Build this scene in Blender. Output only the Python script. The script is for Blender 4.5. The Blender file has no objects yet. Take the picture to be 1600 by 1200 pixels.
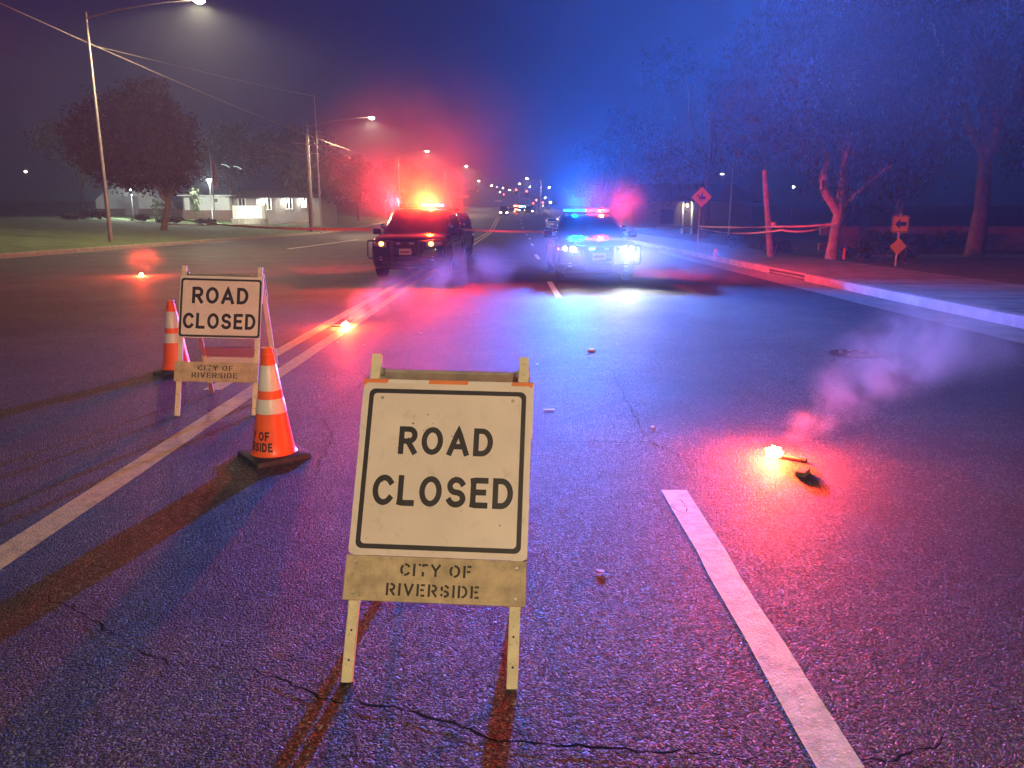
import bpy, bmesh, math, random
import numpy as np
from mathutils import Vector, Matrix

R = math.radians
scene = bpy.context.scene
COL = scene.collection

# ------------------------------------------------------------------ camera
F_PX, CAM_H, PITCH = 1178.0, 1.5, R(12.35)
cam_d = bpy.data.cameras.new('camera')
cam_d.sensor_width = 36.0
cam_d.lens = F_PX / 1600.0 * 36.0
cam_d.clip_start = 0.05
cam_d.clip_end = 3000
cam = bpy.data.objects.new('camera', cam_d)
COL.objects.link(cam)
cam.location = (0, 0, CAM_H)
cam.rotation_euler = (math.pi / 2 - PITCH, 0, 0)
scene.camera = cam

# ------------------------------------------------------------------ night sky
SKY_STRENGTH = 0.0045
world = bpy.data.worlds.new('World')
scene.world = world
world.use_nodes = True
wn = world.node_tree
wn.nodes.clear()
wo = wn.nodes.new('ShaderNodeOutputWorld')
wb = wn.nodes.new('ShaderNodeBackground')
ws = wn.nodes.new('ShaderNodeTexSky')
ws.sky_type = 'NISHITA'
ws.sun_disc = False
ws.sun_elevation = R(32)
ws.sun_rotation = R(180)
ws.air_density = 1.6
ws.dust_density = 0.6
ws.ozone_density = 5.0
wb.inputs['Strength'].default_value = SKY_STRENGTH
wt = wn.nodes.new('ShaderNodeMixRGB')
wt.blend_type = 'MULTIPLY'
wt.inputs[0].default_value = 1.0
wt.inputs[2].default_value = (0.10, 0.32, 1.0, 1)
wn.links.new(ws.outputs[0], wt.inputs[1])
wn.links.new(wt.outputs[0], wb.inputs[0])
wn.links.new(wb.outputs[0], wo.inputs[0])

moon_d = bpy.data.lights.new('moonlight', 'SUN')
moon_d.energy = 0.006
moon_d.angle = R(0.5)
moon_d.color = (0.75, 0.85, 1.0)
moon = bpy.data.objects.new('moonlight', moon_d)
COL.objects.link(moon)
moon.rotation_euler = (R(58), 0, 0)

# light powers (watts), tuned against the photograph
P_STREET = 9500.0
P_RED = 6800.0
P_SEDAN_BLUE = 42000.0
P_SEDAN_RED = 2800.0
P_HEAD = 800.0
P_FLARE = 420.0
HAZE_DENSITY = 0.0016
HAZE_G = 0.2

vs = scene.view_settings
vs.view_transform = 'Standard'
vs.look = 'None'
vs.exposure = 0.25
vs.gamma = 1.0
vs.use_curve_mapping = False
cy = scene.cycles
cy.use_denoising = True
cy.use_light_tree = False
cy.max_bounces = 3
cy.diffuse_bounces = 1
cy.glossy_bounces = 2
cy.transmission_bounces = 2
cy.volume_bounces = 0
cy.transparent_max_bounces = 128
cy.sample_clamp_indirect = 3.0
cy.sample_clamp_direct = 0.0
cy.caustics_reflective = False
cy.caustics_refractive = False
cy.volume_max_steps = 96
cy.volume_step_rate = 3.0

rng = random.Random(7)
nrng = np.random.default_rng(11)

# ------------------------------------------------------------------ pixel helpers (a pixel gives a direction only)
def ray(px, py):
    u = (px - 800) / F_PX
    v = (600 - py) / F_PX
    return Vector((u, math.cos(PITCH) + v * math.sin(PITCH), -math.sin(PITCH) + v * math.cos(PITCH)))
def on_ground(px, py, z=0.0):
    d = ray(px, py)
    return Vector((0, 0, CAM_H)) + d * ((z - CAM_H) / d.z)
def at_depth(px, py, y):
    d = ray(px, py)
    return Vector((0, 0, CAM_H)) + d * (y / d.y)

# ------------------------------------------------------------------ materials
def nodes_of(m):
    m.use_nodes = True
    nt = m.node_tree
    return nt, nt.nodes.get('Principled BSDF'), nt.nodes, nt.links

def mat(name, col, rough=0.6, metal=0.0, var=0.15, vscale=6.0, bump=0.0, bscale=60.0, coat=0.0, spec=0.5, dirt=0.0):
    m = bpy.data.materials.new(name)
    nt, p, N, L = nodes_of(m)
    p.inputs['Roughness'].default_value = rough
    p.inputs['Metallic'].default_value = metal
    p.inputs['Coat Weight'].default_value = coat
    p.inputs['Specular IOR Level'].default_value = spec
    tc = N.new('ShaderNodeTexCoord')
    nz = N.new('ShaderNodeTexNoise')
    nz.inputs['Scale'].default_value = vscale
    nz.inputs['Detail'].default_value = 5
    L.new(tc.outputs['Object'], nz.inputs['Vector'])
    rp = N.new('ShaderNodeValToRGB')
    rp.color_ramp.elements[0].position = 0.3
    rp.color_ramp.elements[1].position = 0.7
    a = [max(0, c * (1 - var)) for c in col]
    b = [min(1, c * (1 + var)) for c in col]
    rp.color_ramp.elements[0].color = (*a, 1)
    rp.color_ramp.elements[1].color = (*b, 1)
    L.new(nz.outputs['Fac'], rp.inputs['Fac'])
    out = rp.outputs['Color']
    if dirt > 0:
        n2 = N.new('ShaderNodeTexNoise')
        n2.inputs['Scale'].default_value = vscale * 4.3
        n2.inputs['Detail'].default_value = 8
        n2.inputs['Roughness'].default_value = 0.7
        L.new(tc.outputs['Object'], n2.inputs['Vector'])
        r2 = N.new('ShaderNodeValToRGB')
        r2.color_ramp.elements[0].position = 0.56
        r2.color_ramp.elements[1].position = 0.72
        L.new(n2.outputs['Fac'], r2.inputs['Fac'])
        mx = N.new('ShaderNodeMixRGB')
        mx.inputs[2].default_value = (0.05, 0.04, 0.03, 1)
        ml = N.new('ShaderNodeMath')
        ml.operation = 'MULTIPLY'
        ml.inputs[1].default_value = dirt
        L.new(r2.outputs['Color'], ml.inputs[0])
        L.new(ml.outputs[0], mx.inputs[0])
        L.new(out, mx.inputs[1])
        out = mx.outputs[0]
    L.new(out, p.inputs['Base Color'])
    if bump > 0:
        n3 = N.new('ShaderNodeTexNoise')
        n3.inputs['Scale'].default_value = bscale
        n3.inputs['Detail'].default_value = 6
        L.new(tc.outputs['Object'], n3.inputs['Vector'])
        bp = N.new('ShaderNodeBump')
        bp.inputs['Strength'].default_value = bump
        bp.inputs['Distance'].default_value = 0.02
        L.new(n3.outputs['Fac'], bp.inputs['Height'])
        L.new(bp.outputs['Normal'], p.inputs['Normal'])
    return m

def emit(name, col, strength):
    m = bpy.data.materials.new(name)
    nt, p, N, L = nodes_of(m)
    p.inputs['Base Color'].default_value = (*[min(1, c * 0.6) for c in col], 1)
    p.inputs['Roughness'].default_value = 0.25
    p.inputs['Emission Color'].default_value = (*col, 1)
    p.inputs['Emission Strength'].default_value = strength
    m.cycles.emission_sampling = 'NONE'
    return m

def asphalt_material(name, painted=None):
    """coarse weathered chip-seal: stones with their own tone, tilt and sparkle, patchy wear"""
    m = bpy.data.materials.new(name)
    nt, p, N, L = nodes_of(m)
    geo = N.new('ShaderNodeNewGeometry')
    pos = geo.outputs['Position']
    vo = N.new('ShaderNodeTexVoronoi')
    vo.inputs['Scale'].default_value = 120
    vo.inputs['Randomness'].default_value = 1.0
    L.new(pos, vo.inputs['Vector'])
    big = N.new('ShaderNodeTexNoise')
    big.inputs['Scale'].default_value = 0.55
    big.inputs['Detail'].default_value = 6
    big.inputs['Roughness'].default_value = 0.6
    L.new(pos, big.inputs['Vector'])
    fine = N.new('ShaderNodeTexNoise')
    fine.inputs['Scale'].default_value = 260
    fine.inputs['Detail'].default_value = 4
    L.new(pos, fine.inputs['Vector'])
    # stone height: domes with random heights
    inv = N.new('ShaderNodeMath'); inv.operation = 'SUBTRACT'; inv.inputs[0].default_value = 1.0
    L.new(vo.outputs['Distance'], inv.inputs[1])
    sep = N.new('ShaderNodeSeparateColor')
    L.new(vo.outputs['Color'], sep.inputs['Color'])
    hm = N.new('ShaderNodeMath'); hm.operation = 'MULTIPLY_ADD'
    hm.inputs[1].default_value = 0.9
    L.new(sep.outputs[0], hm.inputs[0])
    L.new(inv.outputs[0], hm.inputs[2])
    hf = N.new('ShaderNodeMath'); hf.operation = 'MULTIPLY_ADD'; hf.inputs[1].default_value = 0.35
    L.new(fine.outputs['Fac'], hf.inputs[0])
    dl = N.new('ShaderNodeVectorMath'); dl.operation = 'SUBTRACT'
    L.new(pos, dl.inputs[0]); L.new(vo.outputs['Position'], dl.inputs[1])
    tl = N.new('ShaderNodeVectorMath'); tl.operation = 'SUBTRACT'
    tl.inputs[1].default_value = (0.5, 0.5, 0.5)
    L.new(vo.outputs['Color'], tl.inputs[0])
    # stretch the grid unevenly so that stones differ in size
    wz = N.new('ShaderNodeTexNoise'); wz.inputs['Scale'].default_value = 38; wz.inputs['Detail'].default_value = 2
    L.new(pos, wz.inputs['Vector'])
    wsb = N.new('ShaderNodeVectorMath'); wsb.operation = 'SUBTRACT'; wsb.inputs[1].default_value = (.5, .5, .5)
    L.new(wz.outputs['Color'], wsb.inputs[0])
    wsc = N.new('ShaderNodeVectorMath'); wsc.operation = 'SCALE'; wsc.inputs['Scale'].default_value = 0.022
    L.new(wsb.outputs[0], wsc.inputs[0])
    wad = N.new('ShaderNodeVectorMath'); wad.operation = 'ADD'
    L.new(pos, wad.inputs[0]); L.new(wsc.outputs[0], wad.inputs[1])
    L.new(wad.outputs[0], vo.inputs['Vector'])
    L.new(wad.outputs[0], dl.inputs[0])
    dt = N.new('ShaderNodeVectorMath'); dt.operation = 'DOT_PRODUCT'
    L.new(dl.outputs[0], dt.inputs[0]); L.new(tl.outputs[0], dt.inputs[1])
    gr_ = N.new('ShaderNodeMapRange')
    gr_.inputs['From Min'].default_value = 0.30; gr_.inputs['From Max'].default_value = 0.70
    gr_.inputs['To Min'].default_value = 0.9; gr_.inputs['To Max'].default_value = 0.0
    L.new(vo.outputs['Distance'], gr_.inputs['Value'])
    tk = N.new('ShaderNodeMath'); tk.operation = 'MULTIPLY_ADD'; tk.inputs[1].default_value = 170.0
    L.new(dt.outputs['Value'], tk.inputs[0]); L.new(gr_.outputs[0], tk.inputs[2])
    L.new(tk.outputs[0], hf.inputs[2])
    bp = N.new('ShaderNodeBump')
    bp.inputs['Strength'].default_value = 0.75 if painted is None else 0.35
    bp.inputs['Distance'].default_value = 0.006
    L.new(hf.outputs[0], bp.inputs['Height'])
    L.new(bp.outputs['Normal'], p.inputs['Normal'])
    if painted is None:
        rp = N.new('ShaderNodeValToRGB')
        e = rp.color_ramp.elements
        e[0].position = 0.0; e[0].color = (0.010, 0.010, 0.010, 1)
        e[1].position = 1.0; e[1].color = (0.32, 0.31, 0.295, 1)
        x = e.new(0.45); x.color = (0.044, 0.044, 0.043, 1)
        x = e.new(0.82); x.color = (0.10, 0.098, 0.094, 1)
        L.new(sep.outputs[1], rp.inputs['Fac'])
        wear = N.new('ShaderNodeValToRGB')
        wear.color_ramp.elements[0].position = 0.33
        wear.color_ramp.elements[0].color = (0.35, 0.35, 0.35, 1)
        wear.color_ramp.elements[1].position = 0.68
        wear.color_ramp.elements[1].color = (1.25, 1.22, 1.18, 1)
        mid = N.new('ShaderNodeTexNoise')
        mid.inputs['Scale'].default_value = 5.0
        mid.inputs['Detail'].default_value = 7
        mid.inputs['Roughness'].default_value = 0.7
        L.new(pos, mid.inputs['Vector'])
        bm_ = N.new('ShaderNodeMath'); bm_.operation = 'MULTIPLY_ADD'; bm_.inputs[1].default_value = 0.5
        L.new(mid.outputs['Fac'], bm_.inputs[0])
        bs_ = N.new('ShaderNodeMath'); bs_.operation = 'SUBTRACT'; bs_.inputs[1].default_value = 0.25
        L.new(big.outputs['Fac'], bs_.inputs[0])
        L.new(bs_.outputs[0], bm_.inputs[2])
        L.new(bm_.outputs[0], wear.inputs['Fac'])
        mul = N.new('ShaderNodeMixRGB'); mul.blend_type = 'MULTIPLY'; mul.inputs[0].default_value = 1
        L.new(rp.outputs[0], mul.inputs[1]); L.new(wear.outputs[0], mul.inputs[2])
        # mortar between stones stays dark
        edge = N.new('ShaderNodeValToRGB')
        edge.color_ramp.elements[0].position = 0.35; edge.color_ramp.elements[0].color = (1, 1, 1, 1)
        edge.color_ramp.elements[1].position = 0.75; edge.color_ramp.elements[1].color = (0.15, 0.15, 0.15, 1)
        L.new(vo.outputs['Distance'], edge.inputs['Fac'])
        mu2 = N.new('ShaderNodeMixRGB'); mu2.blend_type = 'MULTIPLY'; mu2.inputs[0].default_value = 1
        L.new(mul.outputs[0], mu2.inputs[1]); L.new(edge.outputs[0], mu2.inputs[2])
        L.new(mu2.outputs[0], p.inputs['Base Color'])
        rr = N.new('ShaderNodeMapRange')
        rr.inputs['To Min'].default_value = 0.55
        rr.inputs['To Max'].default_value = 0.95
        L.new(sep.outputs[2], rr.inputs['Value'])
        L.new(rr.outputs[0], p.inputs['Roughness'])
        p.inputs['Specular IOR Level'].default_value = 0.5
    else:
        rp = N.new('ShaderNodeValToRGB')
        e = rp.color_ramp.elements
        e[0].position = 0.30; e[0].color = (*[c * 0.45 for c in painted], 1)
        e[1].position = 0.55; e[1].color = (*painted, 1)
        wn_ = N.new('ShaderNodeTexNoise')
        wn_.inputs['Scale'].default_value = 14
        wn_.inputs['Detail'].default_value = 9
        wn_.inputs['Roughness'].default_value = 0.75
        L.new(pos, wn_.inputs['Vector'])
        L.new(wn_.outputs['Fac'], rp.inputs['Fac'])
        L.new(rp.outputs[0], p.inputs['Base Color'])
        p.inputs['Roughness'].default_value = 0.6
    return m

M = {}
M['asphalt'] = asphalt_material('asphalt')
M['white_paint'] = asphalt_material('white_road_paint', (0.84, 0.79, 0.68))
M['yellow_paint'] = asphalt_material('yellow_road_paint', (0.62, 0.42, 0.20))
M['crack'] = mat('crack', (0.008, 0.008, 0.008), 0.95, spec=0.1)
M['concrete'] = mat('concrete', (0.24, 0.22, 0.20), 0.85, var=0.25, vscale=2.5, bump=0.4, bscale=40, dirt=0.5)
M['kerb_paint'] = mat('kerb', (0.30, 0.25, 0.22), 0.8, var=0.25, vscale=3, bump=0.3, bscale=40, dirt=0.5)
M['dirt'] = mat('dirt', (0.10, 0.08, 0.06), 0.95, var=0.4, vscale=0.7, bump=0.8, bscale=9)
M['grass'] = mat('lawn', (0.07, 0.11, 0.035), 0.95, var=0.45, vscale=1.4, bump=1.0, bscale=30)
M['wood'] = mat('weathered_wood', (0.46, 0.37, 0.24), 0.75, var=0.25, vscale=18, bump=0.15, bscale=120, dirt=0.55)
M['leg_wood'] = mat('painted_leg', (0.66, 0.60, 0.40), 0.65, var=0.12, vscale=14, bump=0.12, bscale=120, dirt=0.5)
M['grey_wood'] = mat('grey_wood', (0.36, 0.32, 0.24), 0.75, var=0.2, vscale=20, bump=0.15, bscale=120, dirt=0.4)
M['sign_white'] = mat('sign_white', (0.70, 0.62, 0.56), 0.28, var=0.07, vscale=5, dirt=0.18, spec=0.6)
M['sign_black'] = mat('sign_black', (0.012, 0.011, 0.014), 0.6, var=0.3, vscale=9)
M['stencil'] = mat('stencil_ink', (0.025, 0.02, 0.018), 0.7, var=0.4, vscale=40)
M['stripe_orange'] = mat('stripe_orange', (0.75, 0.2, 0.05), 0.4, var=0.1)
M['steel'] = mat('steel', (0.5, 0.48, 0.46), 0.35, 1.0, var=0.2, vscale=30)
M['galv'] = mat('galvanised_steel', (0.42, 0.42, 0.42), 0.5, 0.7, var=0.2, vscale=8)
M['cone_orange'] = mat('cone_orange', (0.95, 0.13, 0.02), 0.38, var=0.06, vscale=9, dirt=0.12)
M['reflective'] = mat('reflective_collar', (0.70, 0.66, 0.62), 0.35, var=0.06, vscale=12, dirt=0.2)
M['rubber'] = mat('black_rubber', (0.03, 0.026, 0.026), 0.7, var=0.3, vscale=9, bump=0.2, bscale=60)
M['car_black'] = mat('car_black', (0.012, 0.012, 0.015), 0.22, var=0.1, coat=1.0, spec=0.6)
M['car_white'] = mat('car_white', (0.7, 0.7, 0.7), 0.25, var=0.03, coat=1.0)
M['car_glass'] = mat('tinted_glass', (0.012, 0.014, 0.017), 0.05, var=0.05, spec=0.8)
M['plastic'] = mat('black_plastic', (0.02, 0.02, 0.02), 0.5, var=0.2, vscale=20)
M['chrome'] = mat('chrome', (0.7, 0.7, 0.7), 0.15, 1.0, var=0.05)
M['lens_clear'] = mat('clear_lens', (0.45, 0.47, 0.5), 0.08, 0.3, var=0.1, vscale=40, coat=1)
M['lens_red'] = mat('red_lens', (0.35, 0.02, 0.02), 0.15, var=0.1, coat=1)
M['lens_blue'] = mat('blue_lens', (0.02, 0.05, 0.4), 0.15, var=0.1, coat=1)
M['plate'] = mat('plate_white', (0.6, 0.56, 0.5), 0.4, var=0.05)
M['plate_ink'] = mat('plate_ink', (0.03, 0.04, 0.12), 0.5)
M['tyre'] = mat('tyre', (0.018, 0.018, 0.018), 0.8, bump=0.2, bscale=30)
M['bark'] = mat('bark', (0.16, 0.11, 0.08), 0.9, var=0.4, vscale=5, bump=0.9, bscale=12)
M['pale_bark'] = mat('pale_bark', (0.36, 0.28, 0.23), 0.85, var=0.35, vscale=4, bump=0.6, bscale=9)
M['leaf'] = mat('leaves', (0.06, 0.075, 0.03), 0.7, spec=0.08, var=0.5, vscale=1.2)
M['leaf_red'] = mat('reddish_leaves', (0.085, 0.045, 0.03), 0.7, spec=0.08, var=0.5, vscale=1.2)
M['leaf_dark'] = mat('dark_leaves', (0.02, 0.027, 0.016), 0.75, spec=0.08, var=0.5, vscale=0.9)
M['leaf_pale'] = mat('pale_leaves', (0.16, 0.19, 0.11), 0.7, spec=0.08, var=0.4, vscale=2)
M['pole_wood'] = mat('pole_wood', (0.13, 0.09, 0.065), 0.9, var=0.3, vscale=6, bump=0.4, bscale=20)
M['post_wood'] = mat('post_wood', (0.33, 0.27, 0.25), 0.9, var=0.3, vscale=6, bump=0.5, bscale=20)
M['wire'] = mat('wire', (0.10, 0.10, 0.10), 0.5, 0.3)
M['cable'] = mat('cable', (0.45, 0.42, 0.38), 0.5, 0.3)
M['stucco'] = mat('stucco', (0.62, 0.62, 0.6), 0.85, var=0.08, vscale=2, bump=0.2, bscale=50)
M['brick_far'] = mat('brick_base', (0.19, 0.11, 0.085), 0.9, var=0.3, vscale=5, bump=0.3, bscale=30)
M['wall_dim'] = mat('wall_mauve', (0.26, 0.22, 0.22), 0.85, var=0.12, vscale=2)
M['roof'] = mat('roof_shingle', (0.06, 0.05, 0.05), 0.9, var=0.3, vscale=8, bump=0.4, bscale=20)
M['trim'] = mat('white_trim', (0.7, 0.7, 0.68), 0.6, var=0.05)
M['win_glass'] = mat('window_glass', (0.02, 0.025, 0.035), 0.06, spec=0.8)
M['tan_wall'] = mat('tan_block', (0.30, 0.23, 0.19), 0.9, var=0.2, vscale=3, bump=0.3, bscale=20)
M['warning_orange'] = mat('warning_orange', (0.98, 0.46, 0.05), 0.4, var=0.05)
M['sign_green'] = mat('sign_green', (0.05, 0.25, 0.17), 0.5, var=0.1)
M['tape'] = mat('caution_tape', (0.72, 0.58, 0.30), 0.45, var=0.15, vscale=2)
M['faint_green'] = mat('faint_green', (.35, .6, .5), .6)
M['flare_red'] = mat('flare_paper', (0.45, 0.05, 0.04), 0.7, var=0.2, vscale=30)
M['flag'] = mat('flag_cloth', (0.35, 0.07, 0.08), 0.85, var=0.5, vscale=3)
M['litter'] = mat('litter_white', (0.65, 0.65, 0.62), 0.5, var=0.2, vscale=30)
M['iron'] = mat('cast_iron', (0.025, 0.025, 0.03), 0.4, 0.6, var=0.3, vscale=40, bump=0.3, bscale=60)
M['marker_red'] = mat('marker_red', (0.75, 0.12, 0.06), 0.4, var=0.1)
M['stone'] = mat('pale_stone', (0.42, 0.38, 0.33), 0.85, var=0.3, vscale=4, bump=0.5, bscale=12)
E_ = {}
E_['street'] = emit('street_lamp_glow', (1.0, 0.82, 0.48), 120)
E_['street_far'] = emit('far_lamp_glow', (1.0, 0.9, 0.7), 60)
E_['red'] = emit('red_beacon_glow', (1.0, 0.10, 0.02), 130)
E_['red_bar'] = emit('red_bar_glow', (1.0, 0.012, 0.03), 22)
E_['blue_bar'] = emit('blue_bar_glow', (0.01, 0.14, 1.0), 8)
E_['red_small'] = emit('red_lamp_glow', (1.0, 0.05, 0.03), 25)
E_['blue'] = emit('blue_beacon_glow', (0.04, 0.45, 1.0), 35)
E_['blue_small'] = emit('blue_lamp_glow', (0.05, 0.25, 1.0), 6)
E_['head'] = emit('headlamp_glow', (1.0, 1.0, 0.92), 260)
E_['head_dim'] = emit('dim_headlamp_glow', (1.0, 0.96, 0.75), 60)
E_['amber'] = emit('amber_lamp_glow', (1.0, 0.42, 0.08), 9)
E_['flame'] = emit('flare_flame', (1.0, 0.30, 0.08), 160)
E_['cool'] = emit('cool_lamp_glow', (0.85, 1.0, 0.85), 60)
E_['signbox'] = emit('lit_sign_panel', (0.72, 1.0, 0.86), 1.0)
E_['white_small'] = emit('white_lamp_glow', (1.0, 1.0, 1.0), 14)

# ------------------------------------------------------------------ mesh helpers
class MB:
    """collects vertices and faces in local coordinates"""
    def __init__(s):
        s.v = []; s.f = []
    def add(s, vs, fs):
        o = len(s.v)
        s.v.extend([tuple(p) for p in vs])
        s.f.extend([tuple(i + o for i in f) for f in fs])
        return s
    def box(s, x0, x1, y0, y1, z0, z1, mtx=None, bev=0.0):
        if bev > 0:
            b = bev
            vs = []
            for (cx, sx) in ((x0, 1), (x1, -1)):
                for (cyy, sy) in ((y0, 1), (y1, -1)):
                    for (cz, sz) in ((z0, 1), (z1, -1)):
                        vs += [(cx, cyy + sy * b, cz + sz * b), (cx + sx * b, cyy, cz + sz * b), (cx + sx * b, cyy + sy * b, cz)]
            bm = bmesh.new()
            for p in vs: bm.verts.new(p)
            bmesh.ops.convex_hull(bm, input=bm.verts[:])
            bm.verts.ensure_lookup_table(); bm.verts.index_update()
            vv = [x.co.copy() for x in bm.verts]
            ff = [[w.index for w in f.verts] for f in bm.faces]
            bm.free()
        else:
            vv = [Vector(p) for p in ((x0, y0, z0), (x1, y0, z0), (x1, y1, z0), (x0, y1, z0), (x0, y0, z1), (x1, y0, z1), (x1, y1, z1), (x0, y1, z1))]
            ff = [(0, 3, 2, 1), (4, 5, 6, 7), (0, 1, 5, 4), (1, 2, 6, 5), (2, 3, 7, 6), (3, 0, 4, 7)]
        if mtx is not None:
            vv = [mtx @ Vector(p) for p in vv]
        return s.add(vv, ff)
    def tube(s, pts, rad, n=8, cap=True):
        pts = [Vector(p) for p in pts]
        if not hasattr(rad, '__len__'): rad = [rad] * len(pts)
        vs, fs = [], []
        ref = None
        for i, p in enumerate(pts):
            t = (pts[min(i + 1, len(pts) - 1)] - pts[max(i - 1, 0)])
            if t.length < 1e-9: t = Vector((0, 0, 1))
            t.normalize()
            if ref is None:
                ref = Vector((1, 0, 0)) if abs(t.x) < 0.8 else Vector((0, 1, 0))
            a = (ref - t * ref.dot(t)).normalized()
            ref = a
            b = t.cross(a)
            for k in range(n):
                an = 2 * math.pi * k / n
                vs.append(p + (a * math.cos(an) + b * math.sin(an)) * rad[i])
        for i in range(len(pts) - 1):
            for k in range(n):
                k2 = (k + 1) % n
                fs.append((i * n + k, i * n + k2, (i + 1) * n + k2, (i + 1) * n + k))
        if cap:
            fs.append(tuple(range(n - 1, -1, -1)))
            fs.append(tuple((len(pts) - 1) * n + k for k in range(n)))
        return s.add(vs, fs)
    def lathe(s, prof, n=24, center=(0, 0), axis='z', closed=False):
        vs, fs = [], []
        for (r, z) in prof:
            for k in range(n):
                a = 2 * math.pi * k / n
                if axis == 'z': vs.append((center[0] + r * math.cos(a), center[1] + r * math.sin(a), z))
                else: vs.append((z, center[0] + r * math.cos(a), center[1] + r * math.sin(a)))
        m = len(prof)
        for i in range(m - 1 if not closed else m):
            j = (i + 1) % m
            for k in range(n):
                k2 = (k + 1) % n
                fs.append((i * n + k, i * n + k2, j * n + k2, j * n + k))
        return s.add(vs, fs)
    def grid(s, fn, nu, nv):
        vs = [fn(i / nu, j / nv) for j in range(nv + 1) for i in range(nu + 1)]
        w = nu + 1
        fs = [(j * w + i, j * w + i + 1, (j + 1) * w + i + 1, (j + 1) * w + i) for j in range(nv) for i in range(nu)]
        return s.add(vs, fs)
    def prism(s, poly, z0, z1):
        n = len(poly)
        vs = [(x, y, z0) for x, y in poly] + [(x, y, z1) for x, y in poly]
        fs = [tuple(range(n - 1, -1, -1)), tuple(range(n, 2 * n))] + [(i, (i + 1) % n, n + (i + 1) % n, n + i) for i in range(n)]
        return s.add(vs, fs)
    def xf(s, m):
        s.v = [tuple(m @ Vector(p)) for p in s.v]
        return s
    def mesh(s, name, m, smooth=None):
        me = bpy.data.meshes.new(name)
        me.from_pydata(s.v, [], s.f)
        me.materials.append(m)
        if smooth is not None:
            me.polygons.foreach_set('use_smooth', [True] * len(me.polygons))
            me.set_sharp_from_angle(angle=R(smooth))
        me.update()
        return me
    def build(s, name, m, parent=None, smooth=None, fix=True):
        me = s.mesh(name, m, None)
        if fix:
            bm = bmesh.new(); bm.from_mesh(me)
            bmesh.ops.recalc_face_normals(bm, faces=bm.faces[:])
            bm.to_mesh(me); bm.free()
        if smooth is not None:
            me.polygons.foreach_set('use_smooth', [True] * len(me.polygons))
            me.set_sharp_from_angle(angle=R(smooth))
        o = bpy.data.objects.new(name, me)
        COL.objects.link(o)
        if parent is not None: o.parent = parent
        return o

def tag(o, label=None, cat=None, group=None, kind=None):
    if label: o['label'] = label
    if cat: o['category'] = cat
    if group: o['group'] = group
    if kind: o['kind'] = kind
    return o
def thing(name, label, cat, loc=(0, 0, 0), rz=0.0, group=None):
    o = bpy.data.objects.new(name, None)
    COL.objects.link(o)
    o.empty_display_size = 0.2
    o.location = loc
    o.rotation_euler = (0, 0, rz)
    return tag(o, label, cat, group)
def copy_tree(o, parent=None):
    c = o.copy()
    COL.objects.link(c)
    c.parent = parent
    for ch in list(o.children):
        copy_tree(ch, c)
    return c
def lamp(kind, loc, power, col, parent=None, radius=0.05, aim=None, angle=100, blend=0.6, name='lamp_light'):
    d = bpy.data.lights.new(name, kind)
    d.energy = power
    d.color = col
    d.shadow_soft_size = radius
    if kind == 'SPOT':
        d.spot_size = R(angle)
        d.spot_blend = blend
    o = bpy.data.objects.new(name, d)
    COL.objects.link(o)
    o.location = loc
    if aim is not None:
        o.rotation_euler = Vector(aim).to_track_quat('-Z', 'Y').to_euler()
    if parent is not None: o.parent = parent
    return o

# ------------------------------------------------------------------ terrain
def gz(y):
    if y < 75: return 0.0
    if y < 110: return 0.035 * (y - 75) ** 2 / 70.0
    if y < 230: return 0.6125 + 0.035 * (y - 110)
    if y < 300: return 0.6125 + 4.2 + 0.035 * ((y - 230) - (y - 230) ** 2 / 140.0)
    return 0.6125 + 4.2 + 0.035 * 35
LX = -20.0                      # left kerb face
def kx(y):                      # right gutter edge drifts slowly outward
    return 6.28 + 0.018 * min(max(y - 14.0, 0.0), 60.0)
def lawn_z(x):
    return 0.14 + 0.0625 * min(max(LX - 0.3 - x, 0.0), 24.0)
YB = [-500, -250, -120, -60, -30, -15, -5, 0, 2, 4, 6, 8, 10, 12, 14] + list(range(16, 76, 4)) + list(range(75, 305, 5)) + [350, 420, 500]

def sheet(name, xfs, zf, m, kind='structure', ys=YB, parent=None):
    """xfs: list of functions x(y); zf(i, x, y)"""
    mb = MB()
    vs = []
    for y in ys:
        for i, xf in enumerate(xfs):
            x = xf(y)
            vs.append((x, y, zf(i, x, y)))
    w = len(xfs)
    fs = [(j * w + i, j * w + i + 1, (j + 1) * w + i + 1, (j + 1) * w + i) for j in range(len(ys) - 1) for i in range(w - 1)]
    mb.add(vs, fs)
    o = mb.build(name, m, parent, fix=False)
    if parent is None: tag(o, kind=kind)
    return o
C = lambda c: (lambda y: c)
K = lambda d: (lambda y: kx(y) + d)

def ground_z(i, x, y):
    if x < LX - 0.2: return gz(y) + lawn_z(x) - 0.03
    return gz(y) + (0.10 if i >= 8 else -0.08)
sheet('ground', [C(-500), C(-150), C(-60), C(-44.3), C(-32), C(-20.25), C(-20.15), K(0.95), K(1.05), K(6), C(30), C(150), C(500)], ground_z, M['dirt'])
sheet('lawn', [C(-120), C(-44.3), C(-36), C(-28), C(-20.21)], lambda i, x, y: gz(y) + lawn_z(x), M['grass'], ys=[y for y in YB if -60 <= y <= 160])
road = sheet('road', [C(-19.6), C(-11), C(-2.4), C(0.9), K(0.0)], lambda i, x, y: gz(y), M['asphalt'])
sheet('gutter', [K(-0.001), K(0.45), K(0.93)], lambda i, x, y: gz(y) + (0.006 if i == 0 else (-0.01 if i == 1 else -0.012)), M['concrete'])
sheet('gutter', [C(-20.05), C(-19.8), C(-19.59)], lambda i, x, y: gz(y) + (-0.01 if i < 2 else 0.005), M['concrete'])

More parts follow.
